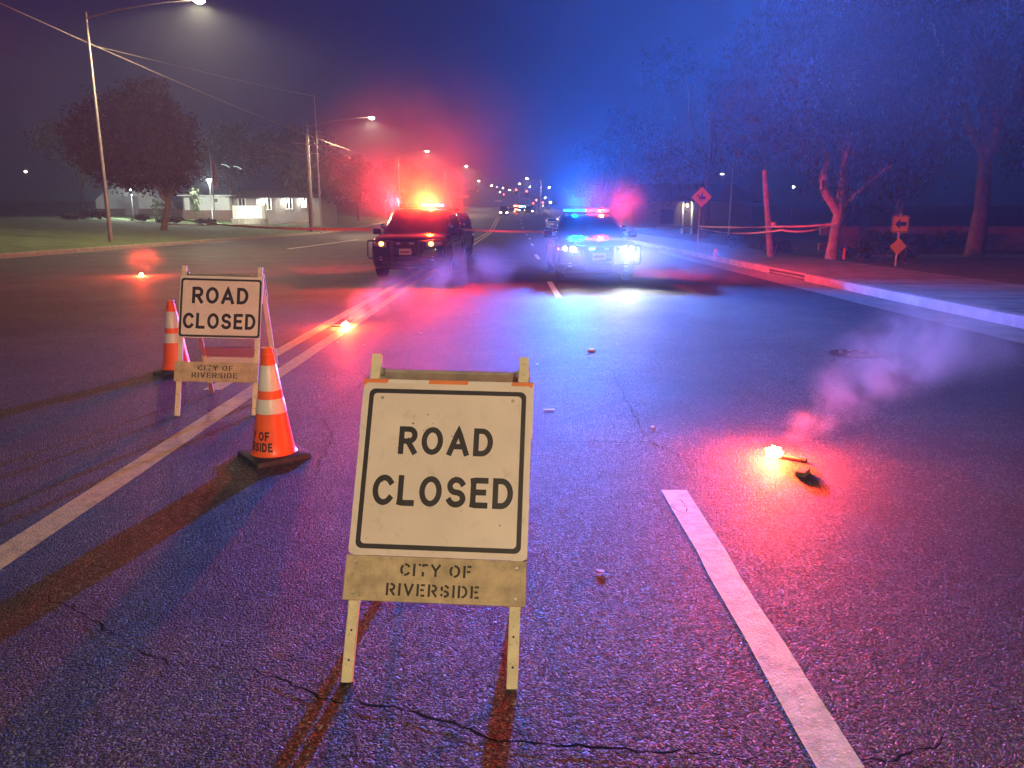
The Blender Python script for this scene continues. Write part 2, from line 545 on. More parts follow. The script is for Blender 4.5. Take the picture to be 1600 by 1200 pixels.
# kerbs: left continuous, right broken by the storm drain inlet
def kerb(x0f, x1f, ys, h=0.165, name='kerb', m=None):
    prof = [(0, -0.05), (0, h - 0.035), (0.012, h - 0.01), (0.04, h), (1.0, h), (1.0, -0.05)]
    mb = MB(); vs = []
    for y in ys:
        a, b = x0f(y), x1f(y)
        s = 1 if b > a else -1
        for (t, z) in prof:
            x = a + s * t if t < 0.5 else b
            vs.append((x, y, gz(y) + z))
    w = len(prof)
    fs = [(j * w + i, j * w + i + 1, (j + 1) * w + i + 1, (j + 1) * w + i) for j in range(len(ys) - 1) for i in range(w - 1)]
    fs += [tuple(range(w)), tuple((len(ys) - 1) * w + i for i in range(w))]
    mb.add(vs, fs)
    return tag(mb.build(name, m or M['kerb_paint'], smooth=40), kind='structure')
ysr = lambda a, b: [a] + [y for y in YB if a < y < b] + [b]
kerb(C(-20.04), C(-20.22), ysr(-60, 300))
IN0, IN1 = 18.9, 21.7
kerb(K(0.92), K(1.1), ysr(-60, IN0))
kerb(K(0.92), K(1.1), ysr(IN1, 300))
# pavement
pv = sheet('pavement', [K(1.099), K(2.6), K(4.3)], lambda i, x, y: gz(y) + 0.163, M['concrete'], ys=ysr(-60, 300))
mb = MB()
for k in range(-3, 34):
    y = k * 1.5 + 1.0
    if IN0 - 0.3 < y < IN1 + 0.3: continue
    mb.box(kx(y) + 1.12, kx(y) + 4.28, y - 0.005, y + 0.005, 0.155, 0.1665)
mb.build('pavement_joint', M['crack'], pv)
# the storm drain: dark throat under a slab
sd = thing('storm_drain', 'dark kerb inlet of the storm drain by the pavement', 'storm drain', (kx(20) + 0.93, (IN0 + IN1) / 2, 0))
hl = (IN1 - IN0) / 2
MB().box(0.35, 0.5, -hl, hl, -0.25, 0.12).build('back_wall', M['iron'], sd)
MB().box(-0.02, 0.35, -hl, hl, -0.28, -0.2).build('throat', M['iron'], sd)
MB().box(-0.03, 0.75, -hl + 0.003, hl - 0.003, 0.118, 0.172, bev=0.008).build('cover_slab', M['concrete'], sd)
MB().tube([(0.0, -hl, 0.045), (0.0, hl, 0.045)], 0.012, 6).build('guard_bar', M['galv'], sd)

# ------------------------------------------------------------------ road markings
def marking(x0, x1, y0, y1, m, name='lane_marking', off=0.004):
    if y1 < 25: off = 0.0016
    n = max(1, int((y1 - y0) / (4 if y1 > 70 else 0.25 if y1 < 14 else 2)))
    r = random.Random(int(x0 * 100 + y0 * 37))
    ys = [y0 + (y1 - y0) * i / n for i in range(n + 1)]
    j = 0.006
    vs = []
    for i, y in enumerate(ys):
        vs += [(x0 + r.uniform(-j, j), y, gz(y) + off), (x1 + r.uniform(-j, j), y, gz(y) + off)]
    fs = [(2 * i, 2 * i + 1, 2 * i + 3, 2 * i + 2) for i in range(n)]
    return tag(MB().add(vs, fs).build(name, m, fix=False), kind='structure')
for (a, b) in ((0.9, 4.04), (14.7, 18.6), (29.0, 33.0), (43.5, 47.5), (58, 62), (72, 76), (86, 90), (100, 104), (114, 118), (128, 132)):
    sh = 0.0 if a < 20 else min((a - 20) * 0.012, 0.5)
    marking(0.85 + sh, 0.985 + sh, a, b, M['white_paint'])
marking(-2.40, -2.235, -40, 24, M['yellow_paint'])
marking(-2.40, -2.235, 24, 140, M['yellow_paint'])
marking(-2.78, -2.615, 6.6, 24, M['yellow_paint'])
marking(-2.78, -2.615, 24, 140, M['yellow_paint'])
for (a, b) in ((39, 57), (70, 82), (95, 107), (120, 132)):
    marking(-11.5, -11.36, a, b, M['white_paint'])

# cracks: jagged dark seams lying in the road
def crack(pts, w=0.008, seed=1, z=0.005):
    r = random.Random(seed)
    P = [on_ground(*p) for p in pts]
    path = [P[0]]
    for a, b in zip(P[:-1], P[1:]):
        n = max(2, int((b - a).length / 0.028))
        d = (b - a).normalized()
        nrm = Vector((-d.y, d.x, 0))
        for i in range(1, n + 1):
            q = a.lerp(b, i / n)
            if i < n: q = q + nrm * r.gauss(0, 0.009)
            path.append(q)
    vs = []
    for i, q in enumerate(path):
        t = (path[min(i + 1, len(path) - 1)] - path[max(i - 1, 0)]).normalized()
        nrm = Vector((-t.y, t.x, 0))
        e = min(1, 4 * min(i, len(path) - 1 - i) / len(path) + 0.15)
        ww = w * e * r.uniform(0.2, 1.2) * 0.42
        vs += [q + nrm * ww + Vector((0, 0, z)), q - nrm * ww + Vector((0, 0, z))]
    fs = [(2 * i, 2 * i + 1, 2 * i + 3, 2 * i + 2) for i in range(len(path) - 1)]
    return MB().add(vs, fs).build('crack', M['crack'], road, fix=False)
crack([(290, 1042), (345, 1046), (400, 1048), (470, 1076), (525, 1100), (600, 1106), (660, 1120), (720, 1138), (760, 1155), (800, 1160), (870, 1168), (960, 1172), (1050, 1178), (1130, 1182), (1230, 1196)], 0.014, 1)
crack([(860, 692), (930, 690), (985, 692), (1015, 690), (1060, 712), (1120, 735)], 0.016, 2)
crack([(1015, 690), (1000, 668), (985, 640), (965, 600), (955, 575)], 0.013, 3)
crack([(548, 570), (575, 590), (560, 605), (545, 625), (500, 645), (470, 660)], 0.016, 4)
crack([(500, 645), (520, 680), (500, 720), (490, 760)], 0.012, 5)
crack([(820, 592), (880, 591), (930, 594), (980, 593)], 0.010, 6)
crack([(1012, 775), (1060, 800), (1072, 806)], 0.006, 7)
crack([(270, 795), (330, 770), (380, 765)], 0.006, 8)
crack([(305, 634), (340, 633), (366, 636)], 0.010, 9)
crack([(200, 1010), (245, 1030), (290, 1042)], 0.010, 10)
crack([(1058, 778), (1070, 790), (1074, 806)], 0.007, 12, 0.009)
crack([(60, 930), (130, 960), (200, 1010)], 0.010, 13)
crack([(1340, 1196), (1420, 1180), (1500, 1150)], 0.010, 14)

# ------------------------------------------------------------------ lettering: constant stroke glyphs
def arc(cx, cyy, rx, ry, a0, a1, n=14):
    return [(cx + rx * math.cos(R(a0 + (a1 - a0) * i / n)), cyy + ry * math.sin(R(a0 + (a1 - a0) * i / n))) for i in range(n + 1)]
def line(*p):
    out = []
    for a, b in zip(p[:-1], p[1:]):
        for i in range(6): out.append((a[0] + (b[0] - a[0]) * i / 6, a[1] + (b[1] - a[1]) * i / 6))
    return out + [p[-1]]
G = {
 'R': (0.60, [line((0, 0), (0, 1)), line((0, 1), (.30, 1)) + arc(.33, .73, .27, .27, 90, -90)[1:] + line((.30, .46), (0, .46)), line((.30, .46), (.60, 0))]),
 'O': (0.74, [arc(.37, .5, .37, .5, 90, 450, 32)]),
 'A': (0.74, [line((0, 0), (.37, 1), (.74, 0)), line((.13, .28), (.61, .28))]),
 'D': (0.64, [line((0, 0), (0, 1)), line((0, 1), (.25, 1)) + arc(.25, .5, .39, .5, 90, -90, 20)[1:] + line((.25, 0), (0, 0))]),
 'C': (0.66, [arc(.37, .5, .37, .5, 42, 318, 26)]),
 'L': (0.50, [line((0, 1), (0, 0), (.50, 0))]),
 'S': (0.60, [arc(.30, .74, .28, .26, 25, 200, 14) + arc(.30, .26, .30, .26, 90, -155, 18)[1:] if False else arc(.30, .745, .28, .255, 28, 270, 18) + arc(.30, .245, .30, .245, 90, -155, 18)[1:]]),
 'E': (0.52, [line((.52, 1), (0, 1), (0, 0), (.52, 0)), line((0, .52), (.44, .52))]),
 'I': (0.0, [line((0, 0), (0, 1))]),
 'T': (0.62, [line((0, 1), (.62, 1)), line((.31, 1), (.31, 0))]),
 'Y': (0.66, [line((0, 1), (.33, .48), (.66, 1)), line((.33, .48), (.33, 0))]),
 'F': (0.50, [line((.50, 1), (0, 1), (0, 0)), line((0, .5), (.42, .5))]),
 'V': (0.66, [line((0, 1), (.33, 0), (.66, 1))]),
 ' ': (0.3, []),
}
def strokes(text, height, stroke, gap, stencil=False):
    """list of strips: each a list of (left point, right point) in the text plane, plus total width"""
    x = stroke / 2
    out = []
    hh = height - stroke
    for ch in text:
        w, pls = G[ch]
        for pl in pls:
            pts = [Vector((x + p[0] * hh, stroke / 2 + p[1] * hh)) for p in pl]
            closed = (pts[0] - pts[-1]).length < 1e-5
            strip = []
            n = len(pts)
            for i, p in enumerate(pts):
                if closed and i in (0, n - 1): t = pts[1] - pts[n - 2]
                else:
                    t = pts[min(i + 1, n - 1)] - pts[max(i - 1, 0)]
                if t.length < 1e-9: t = Vector((1, 0))
                t.normalize()
                k = 1.0
                if not closed and 0 < i < n - 1:
                    t1 = (pts[i] - pts[i - 1]); t2 = (pts[i + 1] - pts[i])
                    if t1.length > 1e-9 and t2.length > 1e-9:
                        c = max(0.5, math.cos(t1.angle(t2) / 2)); k = 1 / c
                e = 0
                q = p.copy()
                if not closed and i == 0: q = p - t * stroke / 2
                if not closed and i == n - 1: q = p + t * stroke / 2
                nr = Vector((-t.y, t.x)) * stroke / 2 * k
                strip.append((q + nr, q - nr, p, t))
            cur = []
            for s_ in strip:
                cut = False
                if stencil and ch in 'ROADCSETFVY':
                    fx = (s_[2].x - x) / max(hh * w, 1e-6)
                    if abs(fx - 0.30) < 0.07 and abs(s_[3].x) > 0.6: cut = True
                    if ch in 'T' and 0.60 < (s_[2].y / hh) < 0.86 and abs(s_[3].y) > 0.8: cut = True
                if cut:
                    if len(cur) > 1: out.append(cur)
                    cur = []
                else: cur.append((s_[0], s_[1]))
            if len(cur) > 1: out.append(cur)
        x += w * hh + stroke + gap if ch != ' ' else height * 0.42
    return out, x - gap - stroke / 2
def lettering(text, height, stroke, gap, mapper, name, m, parent, width=None, stencil=False):
    st, w = strokes(text, height, stroke, gap, stencil)
    sx = 1.0 if width is None else width / w
    mb = MB()
    for k, s in enumerate(st):
        vs = []
        for (a, b) in s:
            vs += [mapper(a.x * sx, a.y, k), mapper(b.x * sx, b.y, k)]
        mb.add(vs, [(2 * i, 2 * i + 1, 2 * i + 3, 2 * i + 2) for i in range(len(s) - 1)])
    return mb.build(name, m, parent, fix=False)

def rounded_rect(x0, x1, z0, z1, r, n=5):
    p = []
    for (cx, cz, a) in ((x1 - r, z1 - r, 0), (x0 + r, z1 - r, 90), (x0 + r, z0 + r, 180), (x1 - r, z0 + r, 270)):
        for i in range(n + 1):
            t = R(a + 90 * i / n)
            p.append((cx + r * math.cos(t), cz + r * math.sin(t)))
    return p
def ring_xz(mb, outer, inner, y0, y1):
    n = len(outer)
    vs = [(x, y0, z) for x, z in outer] + [(x, y0, z) for x, z in inner] + [(x, y1, z) for x, z in outer] + [(x, y1, z) for x, z in inner]
    fs = []
    for i in range(n):
        j = (i + 1) % n
        fs += [(i, j, n + j, n + i), (2 * n + i, 3 * n + i, 3 * n + j, 2 * n + j), (i, 2 * n + i, 2 * n + j, j), (n + i, n + j, 3 * n + j, 3 * n + i)]
    mb.add(vs, fs)
def plate_xz(mb, poly, y0, y1):
    n = len(poly)
    mb.add([(x, y0, z) for x, z in poly] + [(x, y1, z) for x, z in poly],
           [tuple(range(n)), tuple(range(2 * n - 1, n - 1, -1))] + [(i, (i + 1) % n, n + (i + 1) % n, n + i) for i in range(n)])
def dome(mb, x, z, y, r=0.007, h=0.004, n=8):
    vs = [(x + r * math.cos(2 * math.pi * k / n), y, z + r * math.sin(2 * math.pi * k / n)) for k in range(n)]
    vs += [(x + .6 * r * math.cos(2 * math.pi * k / n), y - h, z + .6 * r * math.sin(2 * math.pi * k / n)) for k in range(n)]
    mb.add(vs, [(k, (k + 1) % n, n + (k + 1) % n, n + k) for k in range(n)] + [tuple(range(n, 2 * n))])

# ------------------------------------------------------------------ folding sandwich-board barricade
def barricade(label, loc, rz, roll, W, lean, leg_len, panel, plank, lines, city, rear_lean, stripes):
    """local frame: x right, y back, z up; front frame leans back. Frame space: x, y(depth), z along the leg."""
    root = thing('road_closed_barricade', label, 'barricade', loc, rz)
    root.rotation_euler = (0, roll, rz)
    Fm = Matrix.Rotation(-lean, 4, 'X')            # leg axis z -> leans towards +y
    def put(mb, name, m, parent=root, smooth=None):
        return mb.xf(Fm).build(name, m, parent, smooth)
    lw, lt = 0.037, 0.02
    r = random.Random(int(W * 1000))
    for x in (0, W):
        lg = put(MB().box(x - lw / 2, x + lw / 2, -lt / 2, lt / 2, 0.0, leg_len, bev=0.002), 'front_leg', M['leg_wood'])
        for z in np.arange(0.07, plank[2] - 0.01, 0.095):
            hb = MB()
            dome(hb, x + r.uniform(-.002, .002), z, -lt / 2 - 0.0015, 0.0042, -0.001)
            put(hb, 'bolt_hole', M['sign_black'], lg)
        hg = MB().box(x - lw / 2 - 0.006 if x == 0 else x - lw / 2 - 0.012, x + lw / 2 + 0.012 if x == 0 else x + lw / 2 + 0.006, 0.0105, 0.026, leg_len - 0.075, leg_len - 0.045, bev=0.003)
        put(hg, 'hinge', M['steel'], lg)
    # upper leg ends stay bare grey wood in front
    x0, x1, z0, z1 = panel
    cx = (x0 + x1) / 2
    # striped rail behind the panel
    rl = put(MB().box(x0 - 0.004, x1 + 0.004, -lt / 2 - 0.016, -lt / 2 - 0.001, z1 - 0.19, z1 + 0.016, bev=0.0015), 'rail', M['reflective'])
    if stripes:
        for (a, b) in stripes:
            mb = MB()
            yy = -lt / 2 - 0.0175
            mb.add([(a, yy, z1 - 0.02), (b - 0.012, yy, z1 - 0.02), (b, yy, z1 + 0.015), (a + 0.012 if a > x0 else a, yy, z1 + 0.015)], [(0, 1, 2, 3)])
            mb.add([(a + 0.012 if a > x0 else a, yy, z1 + 0.0165), (b, yy, z1 + 0.0165), (b, -lt / 2 - .002, z1 + 0.0165), (a + 0.012 if a > x0 else a, -lt / 2 - .002, z1 + 0.0165)], [(0, 1, 2, 3)])
            put(mb, 'stripe', M['stripe_orange'], rl)
    # sign panel
    mb = MB()
    py1, py0 = -lt / 2 - 0.0185, -lt / 2 - 0.0215
    plate_xz(mb, rounded_rect(x0, x1, z0, z1, 0.018 if stripes else 0.03), py0, py1)
    pn = put(mb, 'sign_panel', M['sign_white'])
    mb = MB()
    i0, bw = (0.022, 0.0165) if stripes else (0.006, 0.016)
    ring_xz(mb, rounded_rect(x0 + i0, x1 - i0, z0 + i0, z1 - i0, 0.022), rounded_rect(x0 + i0 + bw, x1 - i0 - bw, z0 + i0 + bw, z1 - i0 - bw, 0.014), py0 - 0.0012, py0 - 0.0002)
    put(mb, 'border', M['sign_black'], pn)
    for (t, tx, tz, th, tw, sw) in lines:
        def mp(u, v, k, tx=tx, tz=tz): return Fm @ Vector((tx + u, py0 - 0.0006 - 0.00012 * (k % 4), tz + v))
        lettering(t, th, sw, th * 0.16, mp, 'lettering', M['sign_black'], pn, tw)
    for (bx, bz) in ((x0 + 0.07, z1 - 0.055), (x1 - 0.07, z1 - 0.055)):
        b = MB(); dome(b, bx, bz, py0 - 0.0002, 0.0065, 0.004)
        put(b, 'bolt', M['steel'], pn)
    sc = MB()
    for k in range(16):
        ux, uz = r.uniform(x0 + .05, x1 - .05), r.uniform(z0 + .05, z1 - .05)
        sc.add([(ux, py0 - 0.0009, uz), (ux + r.uniform(.002, .012), py0 - 0.0009, uz + r.uniform(-.002, .002)), (ux + r.uniform(.001, .006), py0 - 0.0009, uz + r.uniform(.002, .006))], [(0, 1, 2)])
    tag(put(sc, 'scuff', M['stencil'], pn), kind='stuff')
    # lower plank
    px0, px1, pz0, pz1 = plank
    pk = put(MB().box(px0, px1, -lt / 2 - 0.019, -lt / 2 - 0.001, pz0, pz1, bev=0.0015), 'plank', M['wood'])
    for (t, tx, tz, th, tw) in city:
        def mp(u, v, k, tx=tx, tz=tz): return Fm @ Vector((tx + u, -lt / 2 - 0.0198 - 0.00012 * (k % 4), tz + v))
        tag(lettering(t, th, th * 0.17, th * 0.22, mp, 'lettering', M['stencil'], pk, tw, stencil=True), kind='stuff')
    for bx in (px0 + 0.034, px1 - 0.034):
        for bz in (pz0 + 0.024, pz1 - 0.024):
            b = MB(); dome(b, bx, bz, -lt / 2 - 0.019, 0.0075, 0.004)
            put(b, 'bolt', M['steel'], pk)
    # rear frame: hinged near the top, splayed the other way
    hz = leg_len - 0.06
    top = Fm @ Vector((0, 0.022, hz))
    Rm = Matrix.Translation(Vector((0, top.y, top.z))) @ Matrix.Rotation(rear_lean, 4, 'X')
    ll = top.z / math.cos(rear_lean) - 0.004
    for x in (0.004, W - 0.004):
        MB().box(x - lw / 2, x + lw / 2, -0.004, 0.015, -ll, 0.012, bev=0.002).xf(Rm).build('rear_leg', M['leg_wood'], root)
    MB().box(-0.02, W + 0.02, 0.016, 0.034, -0.22, -0.012, bev=0.0015).xf(Rm).build('rear_rail', M['grey_wood'], root)
    MB().box(-0.02, W + 0.02, 0.016, 0.034, -ll + 0.30, -ll + 0.46, bev=0.0015).xf(Rm).build('rear_plank', M['reflective'], root)
    return root

L1, R1 = on_ground(542, 1066), on_ground(800, 1075)
barricade('large square white ROAD CLOSED board on wooden legs with a striped orange top rail', (L1.x, L1.y, 0), math.atan2(R1.y - L1.y, R1.x - L1.x), R(0.8), 0.548, R(28.5), 1.145,
          (-0.030, 0.584, 0.412, 1.026), (-0.036, 0.583, 0.262, 0.4105),
          [('ROAD', 0.113, 0.765, 0.101, 0.337, 0.0200), ('CLOSED', 0.035, 0.583, 0.107, 0.493, 0.0208)],
          [('CITY OF', 0.154, 0.348, 0.041, 0.243), ('RIVERSIDE', 0.111, 0.282, 0.041, 0.315)],
          R(24), [(-0.034, 0.058), (0.196, 0.352), (0.498, 0.588)])
L2 = on_ground(277, 650)
barricade('smaller wide ROAD CLOSED board standing between the two traffic cones', (L2.x, L2.y, 0), R(2.5), R(1.8), 0.59, R(16.5), 1.19,
          (-0.015, 0.62, 0.615, 1.09), (-0.03, 0.61, 0.27, 0.425),
          [('ROAD', 0.08, 0.885, 0.132, 0.435, 0.0255), ('CLOSED', 0.018, 0.685, 0.125, 0.56, 0.0245)],
          [('CITY OF', 0.15, 0.358, 0.042, 0.268), ('RIVERSIDE', 0.105, 0.300, 0.042, 0.35)],
          R(22), None)

# ------------------------------------------------------------------ traffic cones
def cone(label, loc, rz, text_angle, h=0.71):
    root = thing('traffic_cone', label, 'traffic cone', loc, rz, 'orange cones beside the barricades')
    k = h / 0.71
    r0, r1 = 0.135 * k, 0.031 * k
    def rad(z): return r0 + (r1 - r0) * (z - 0.035 * k) / (h - 0.035 * k)
    b = 0.185 * k
    poly = rounded_rect(-b, b, -b, b, 0.035, 4)
    mb = MB()
    n = len(poly)
    rings = [(1.0, 0.0), (1.0, 0.022), (0.975, 0.03), (0.80, 0.036)]
    vs = [(x * s, y * s, z * k) for s, z in rings for x, y in poly]
    fs = [(i * n + j, i * n + (j + 1) % n, (i + 1) * n + (j + 1) % n, (i + 1) * n + j) for i in range(len(rings) - 1) for j in range(n)]
    fs += [tuple(range(n - 1, -1, -1)), tuple((len(rings) - 1) * n + j for j in range(n))]
    mb.add(vs, fs).build('base', M['rubber'], root, smooth=35)
    prof = [(r0 + 0.012, 0.034 * k), (r0 + 0.004, 0.045 * k)]
    for t in np.linspace(0.06, 0.655, 10): prof.append((rad(t * k), t * k))
    prof += [(rad(0.66 * k) + 0.004, 0.662 * k), (rad(0.67 * k) + 0.004, 0.672 * k), (rad(0.68 * k) - 0.002, 0.678 * k), (r1 + 0.001, 0.70 * k), (r1 + 0.004, 0.704 * k), (r1 + 0.003, 0.714 * k), (r1 - 0.006, 0.714 * k), (r1 - 0.008, 0.64 * k)]
    MB().lathe(prof, 40).build('body', M['cone_orange'], root, smooth=40)
    for (za, zb) in ((0.445, 0.605), (0.300, 0.393)):
        za *= k; zb *= k
        MB().lathe([(rad(za) + 0.0005, za), (rad(za) + 0.0025, za + 0.002), (rad(zb) + 0.0025, zb - 0.002), (rad(zb) + 0.0005, zb)], 40).build('collar', M['reflective'], root, smooth=40)
    for (t, z, th, wdt) in (('CITY OF', 0.138, 0.056, 0.23), ('RIVERSIDE', 0.068, 0.056, 0.285)):
        def mp(u, v, kk, z=z, w=wdt):
            zz = (z + v) * k
            an = text_angle + (u - w / 2) / rad((z + 0.02) * k)
            q = rad(zz) + 0.0012 + 0.0001 * (kk % 4)
            return Vector((q * math.cos(an), q * math.sin(an), zz))
        lettering(t, th, 0.0115, 0.008, mp, 'lettering', M['sign_black'], root, wdt)
    return root
c1 = on_ground(429, 713)
cone('orange cone lettered CITY OF RIVERSIDE, at the right leg of the smaller board', (c1.x, c1.y, 0.0), R(38), R(-90 - 38 - 50))
c2 = on_ground(277, 580)
cone('orange cone half hidden behind the left leg of the smaller board', (c2.x, c2.y, 0.0), R(8), R(-90 + 170))

# ------------------------------------------------------------------ patrol vehicles
# local frame: front bumper at y=0, tail at +y, x across, wheels on z=0
def interp(tab, y):
    if y <= tab[0][0]: return tab[0][1:]
    for a, b in zip(tab[:-1], tab[1:]):
        if y <= b[0]:
            t = (y - a[0]) / (b[0] - a[0])
            return tuple(p + (q - p) * t for p, q in zip(a[1:], b[1:]))
    return tab[-1][1:]
SUV = dict(L=5.0, wheel=0.385, axles=(0.95, 3.82),
           st=[(0.0, .78, .34, .80), (.05, .87, .27, .93), (.16, .93, .24, 1.02), (.45, .97, .24, 1.09), (1.0, .985, .25, 1.13), (1.45, .99, .25, 1.16), (2.6, 1.0, .26, 1.13), (4.2, 1.0, .27, 1.17), (4.75, .96, .30, 1.15), (5.0, .86, .38, 1.02)],
           rings=[(1.09, 1.22, 4.86, .94), (1.40, 1.62, 4.77, .86), (1.66, 1.96, 4.60, .77), (1.74, 2.10, 4.48, .70), (1.785, 2.45, 4.2, .54)],
           head=(.50, .90, .80, .94), pillars=(2.30, 3.25, 4.1), bar_y=2.62, bar_z=1.80)
SEDAN = dict(L=5.0, wheel=0.345, axles=(0.95, 3.98),
             st=[(0.0, .74, .26, .66), (.05, .85, .20, .76), (.16, .91, .18, .84), (.45, .94, .18, .90), (1.0, .95, .19, .95), (1.5, .955, .19, .99), (2.6, .96, .20, .97), (4.0, .96, .22, 1.02), (4.75, .92, .26, 1.0), (5.0, .84, .34, .88)],
             rings=[(.94, 1.36, 4.35, .88), (1.18, 1.80, 4.08, .79), (1.38, 2.22, 3.78, .69), (1.44, 2.36, 3.62, .62), (1.475, 2.62, 3.4, .48)],
             head=(.44, .84, .64, .77), pillars=(2.45, 3.35, 4.3), bar_y=2.75, bar_z=1.49)

SEDAN['st'] = [(y, w * 1.03, b * 1.11, t * 1.11) for y, w, b, t in SEDAN['st']]
SEDAN['rings'] = [(z * 1.11, a, b, w * 1.03) for z, a, b, w in SEDAN['rings']]
SEDAN['head'] = (.47, .87, .72, .86)
SEDAN['wheel'] = .37
SEDAN['bar_z'] = 1.655
def half_section(w, b, t):
    return [(0, b), (w * .80, b), (w * .95, b + .07), (w * .995, b + .22), (w, b + (t - b) * .55), (w * .985, t - .16), (w * .94, t - .06), (w * .84, t - .012), (w * .5, t + .012), (0, t + .022)]
def apply_boolean(o, cutters):
    for c in cutters:
        md = o.modifiers.new('cut', 'BOOLEAN')
        md.operation = 'DIFFERENCE'; md.solver = 'EXACT'; md.object = c
    dg = bpy.context.evaluated_depsgraph_get()
    me = bpy.data.meshes.new_from_object(o.evaluated_get(dg))
    o.modifiers.clear()
    old = o.data; o.data = me
    bpy.data.meshes.remove(old)
    for c in cutters: bpy.data.objects.remove(c)
    me.polygons.foreach_set('use_smooth', [True] * len(me.polygons))
    me.set_sharp_from_angle(angle=R(32))

def patrol(name, spec, label, loc, rz, group, body_m='car_black', door_m='car_white', lit=None, police=True, cat='patrol car'):
    S = spec
    lit = lit or {}
    root = thing(name, label, cat, loc, rz, group)
    # body shell
    ys = [s[0] for s in S['st']]
    fine = []
    for a, b in zip(ys[:-1], ys[1:]):
        n = max(1, int((b - a) / 0.28))
        fine += [a + (b - a) * i / n for i in range(n)]
    fine.append(ys[-1])
    vs = []
    for y in fine:
        h = half_section(*interp(S['st'], y))
        ring = [(x, z) for x, z in h] + [(-x, z) for x, z in h[-2:0:-1]]
        vs += [(x, y, z) for x, z in ring]
    n = len(ring)
    fs = [(i * n + k, i * n + (k + 1) % n, (i + 1) * n + (k + 1) % n, (i + 1) * n + k) for i in range(len(fine) - 1) for k in range(n)]
    fs += [tuple(range(n)), tuple((len(fine) - 1) * n + k for k in range(n - 1, -1, -1))]
    body = MB().add(vs, fs).build('body', M[body_m], root, smooth=32)
    cut = []
    wr = S['wheel']
    for ay in S['axles']:
        for sx in (-1, 1):
            x0 = .66 if sx > 0 else -1.2
            mb = MB().lathe([(0.001, x0), (wr + .065, x0), (wr + .065, x0 + .54), (0.001, x0 + .54)], 28, (ay, wr + .01), axis='x')
            cut.append(mb.build('cutter', M['plastic']))
    bpy.context.view_layer.update()
    root_m = root.matrix_world.copy()
    for c in cut: c.matrix_world = root_m
    bpy.context.view_layer.update()
    apply_boolean(body, cut)
    # cabin
    def ring_pts(z, ya, yb, w):
        p = [(-w * .0, ya - .06), (w * .45, ya - .045), (w * .80, ya), (w * .96, ya + .10), (w, ya + .28), (w, yb - .25), (w * .95, yb - .08), (w * .75, yb), (0, yb + .02)]
        p = p + [(-x, y) for x, y in p[-2:0:-1]]
        return [(x, y, z) for x, y in p]
    vs = []
    rg = S['rings']
    for r_ in rg: vs += ring_pts(*r_)
    n = 16
    fs = [(i * n + k, i * n + (k + 1) % n, (i + 1) * n + (k + 1) % n, (i + 1) * n + k) for i in range(len(rg) - 1) for k in range(n)]
    fs.append(tuple((len(rg) - 1) * n + k for k in range(n)))
    MB().add(vs, fs).build('cabin', M[body_m], root, smooth=40)
    # glazing follows the cabin surface, a few mm proud
    def cab(z):
        return interp([(r_[0], r_[1], r_[2], r_[3]) for r_ in rg], z)
    z0, z1 = rg[0][0] + .05, rg[2][0] + .0
    def wind(u, v):
        z = z0 + (z1 - z0) * v
        ya, yb, w = cab(z)
        x = (u * 2 - 1) * w * (.86)
        a = abs(x) / w
        yf = ya - .06 + (.015 * (a / .45) if a < .45 else .015 + .045 * (a - .45) / .35 if a < .8 else .06 + .10 * (a - .8) / .16)
        return (x, yf - .012, z + .006)
    MB().grid(wind, 10, 6).build('windshield', M['car_glass'], root, smooth=60, fix=False)
    ya0, yb0, w0 = cab(z0 + .03)
    ya1, yb1, w1 = cab(z1 - .03)
    pl = S['pillars']
    for sx in (-1, 1):
        for k, (pa, pb) in enumerate(((ya0 + .30, pl[0]), (pl[0] + .07, pl[1]), (pl[1] + .07, min(pl[2] + .35, yb0 - .28)))):
            def side(u, v, pa=pa, pb=pb, k=k):
                z = z0 + .03 + (z1 - .06 - z0) * v
                ya, yb, w = cab(z)
                a = pa if k else pa + (ya1 - ya0) * v
                b = pb if k < 2 else pb + (yb1 - yb0) * v
                return (sx * (w + .007), a + (b - a) * u, z)
            MB().grid(side, 4, 4).build('side_window', M['car_glass'], root, smooth=60)
    def rearw(u, v):
        z = z0 + .06 + (z1 - z0 - .1) * v
        ya, yb, w = cab(z)
        return ((u * 2 - 1) * w * .70, yb + .03, z)
    MB().grid(rearw, 4, 4).build('rear_window', M['car_glass'], root, smooth=60)
    # doors
    def side_x(y, z):
        w, b, t = interp(S['st'], y)
        h = half_section(w, b, t)
        for (xa, za), (xb, zb) in zip(h[:-1], h[1:]):
            if za <= z <= zb and zb > za: return xa + (xb - xa) * (z - za) / (zb - za)
        return w
    for sx in (-1, 1):
        for (da, db) in ((1.50, pl[0] + .06), (pl[0] + .075, S['axles'][1] - wr - .10)):
            def dr(u, v, da=da, db=db):
                y = da + (db - da) * u
                w, b, t = interp(S['st'], y)
                z = b + .11 + (t - .10 - b - .11) * v
                return (sx * (side_x(y, z) + .006), y, z)
            d = MB().grid(dr, 4, 6).build('door', M[door_m], root, smooth=60)
            w, b, t = interp(S['st'], db - .15)
            MB().box(sx * w + (0.0 if sx > 0 else -.035), sx * w + (.035 if sx > 0 else 0.0), db - .26, db - .08, t - .25, t - .22, bev=.006).build('door_handle', M['plastic'], d)
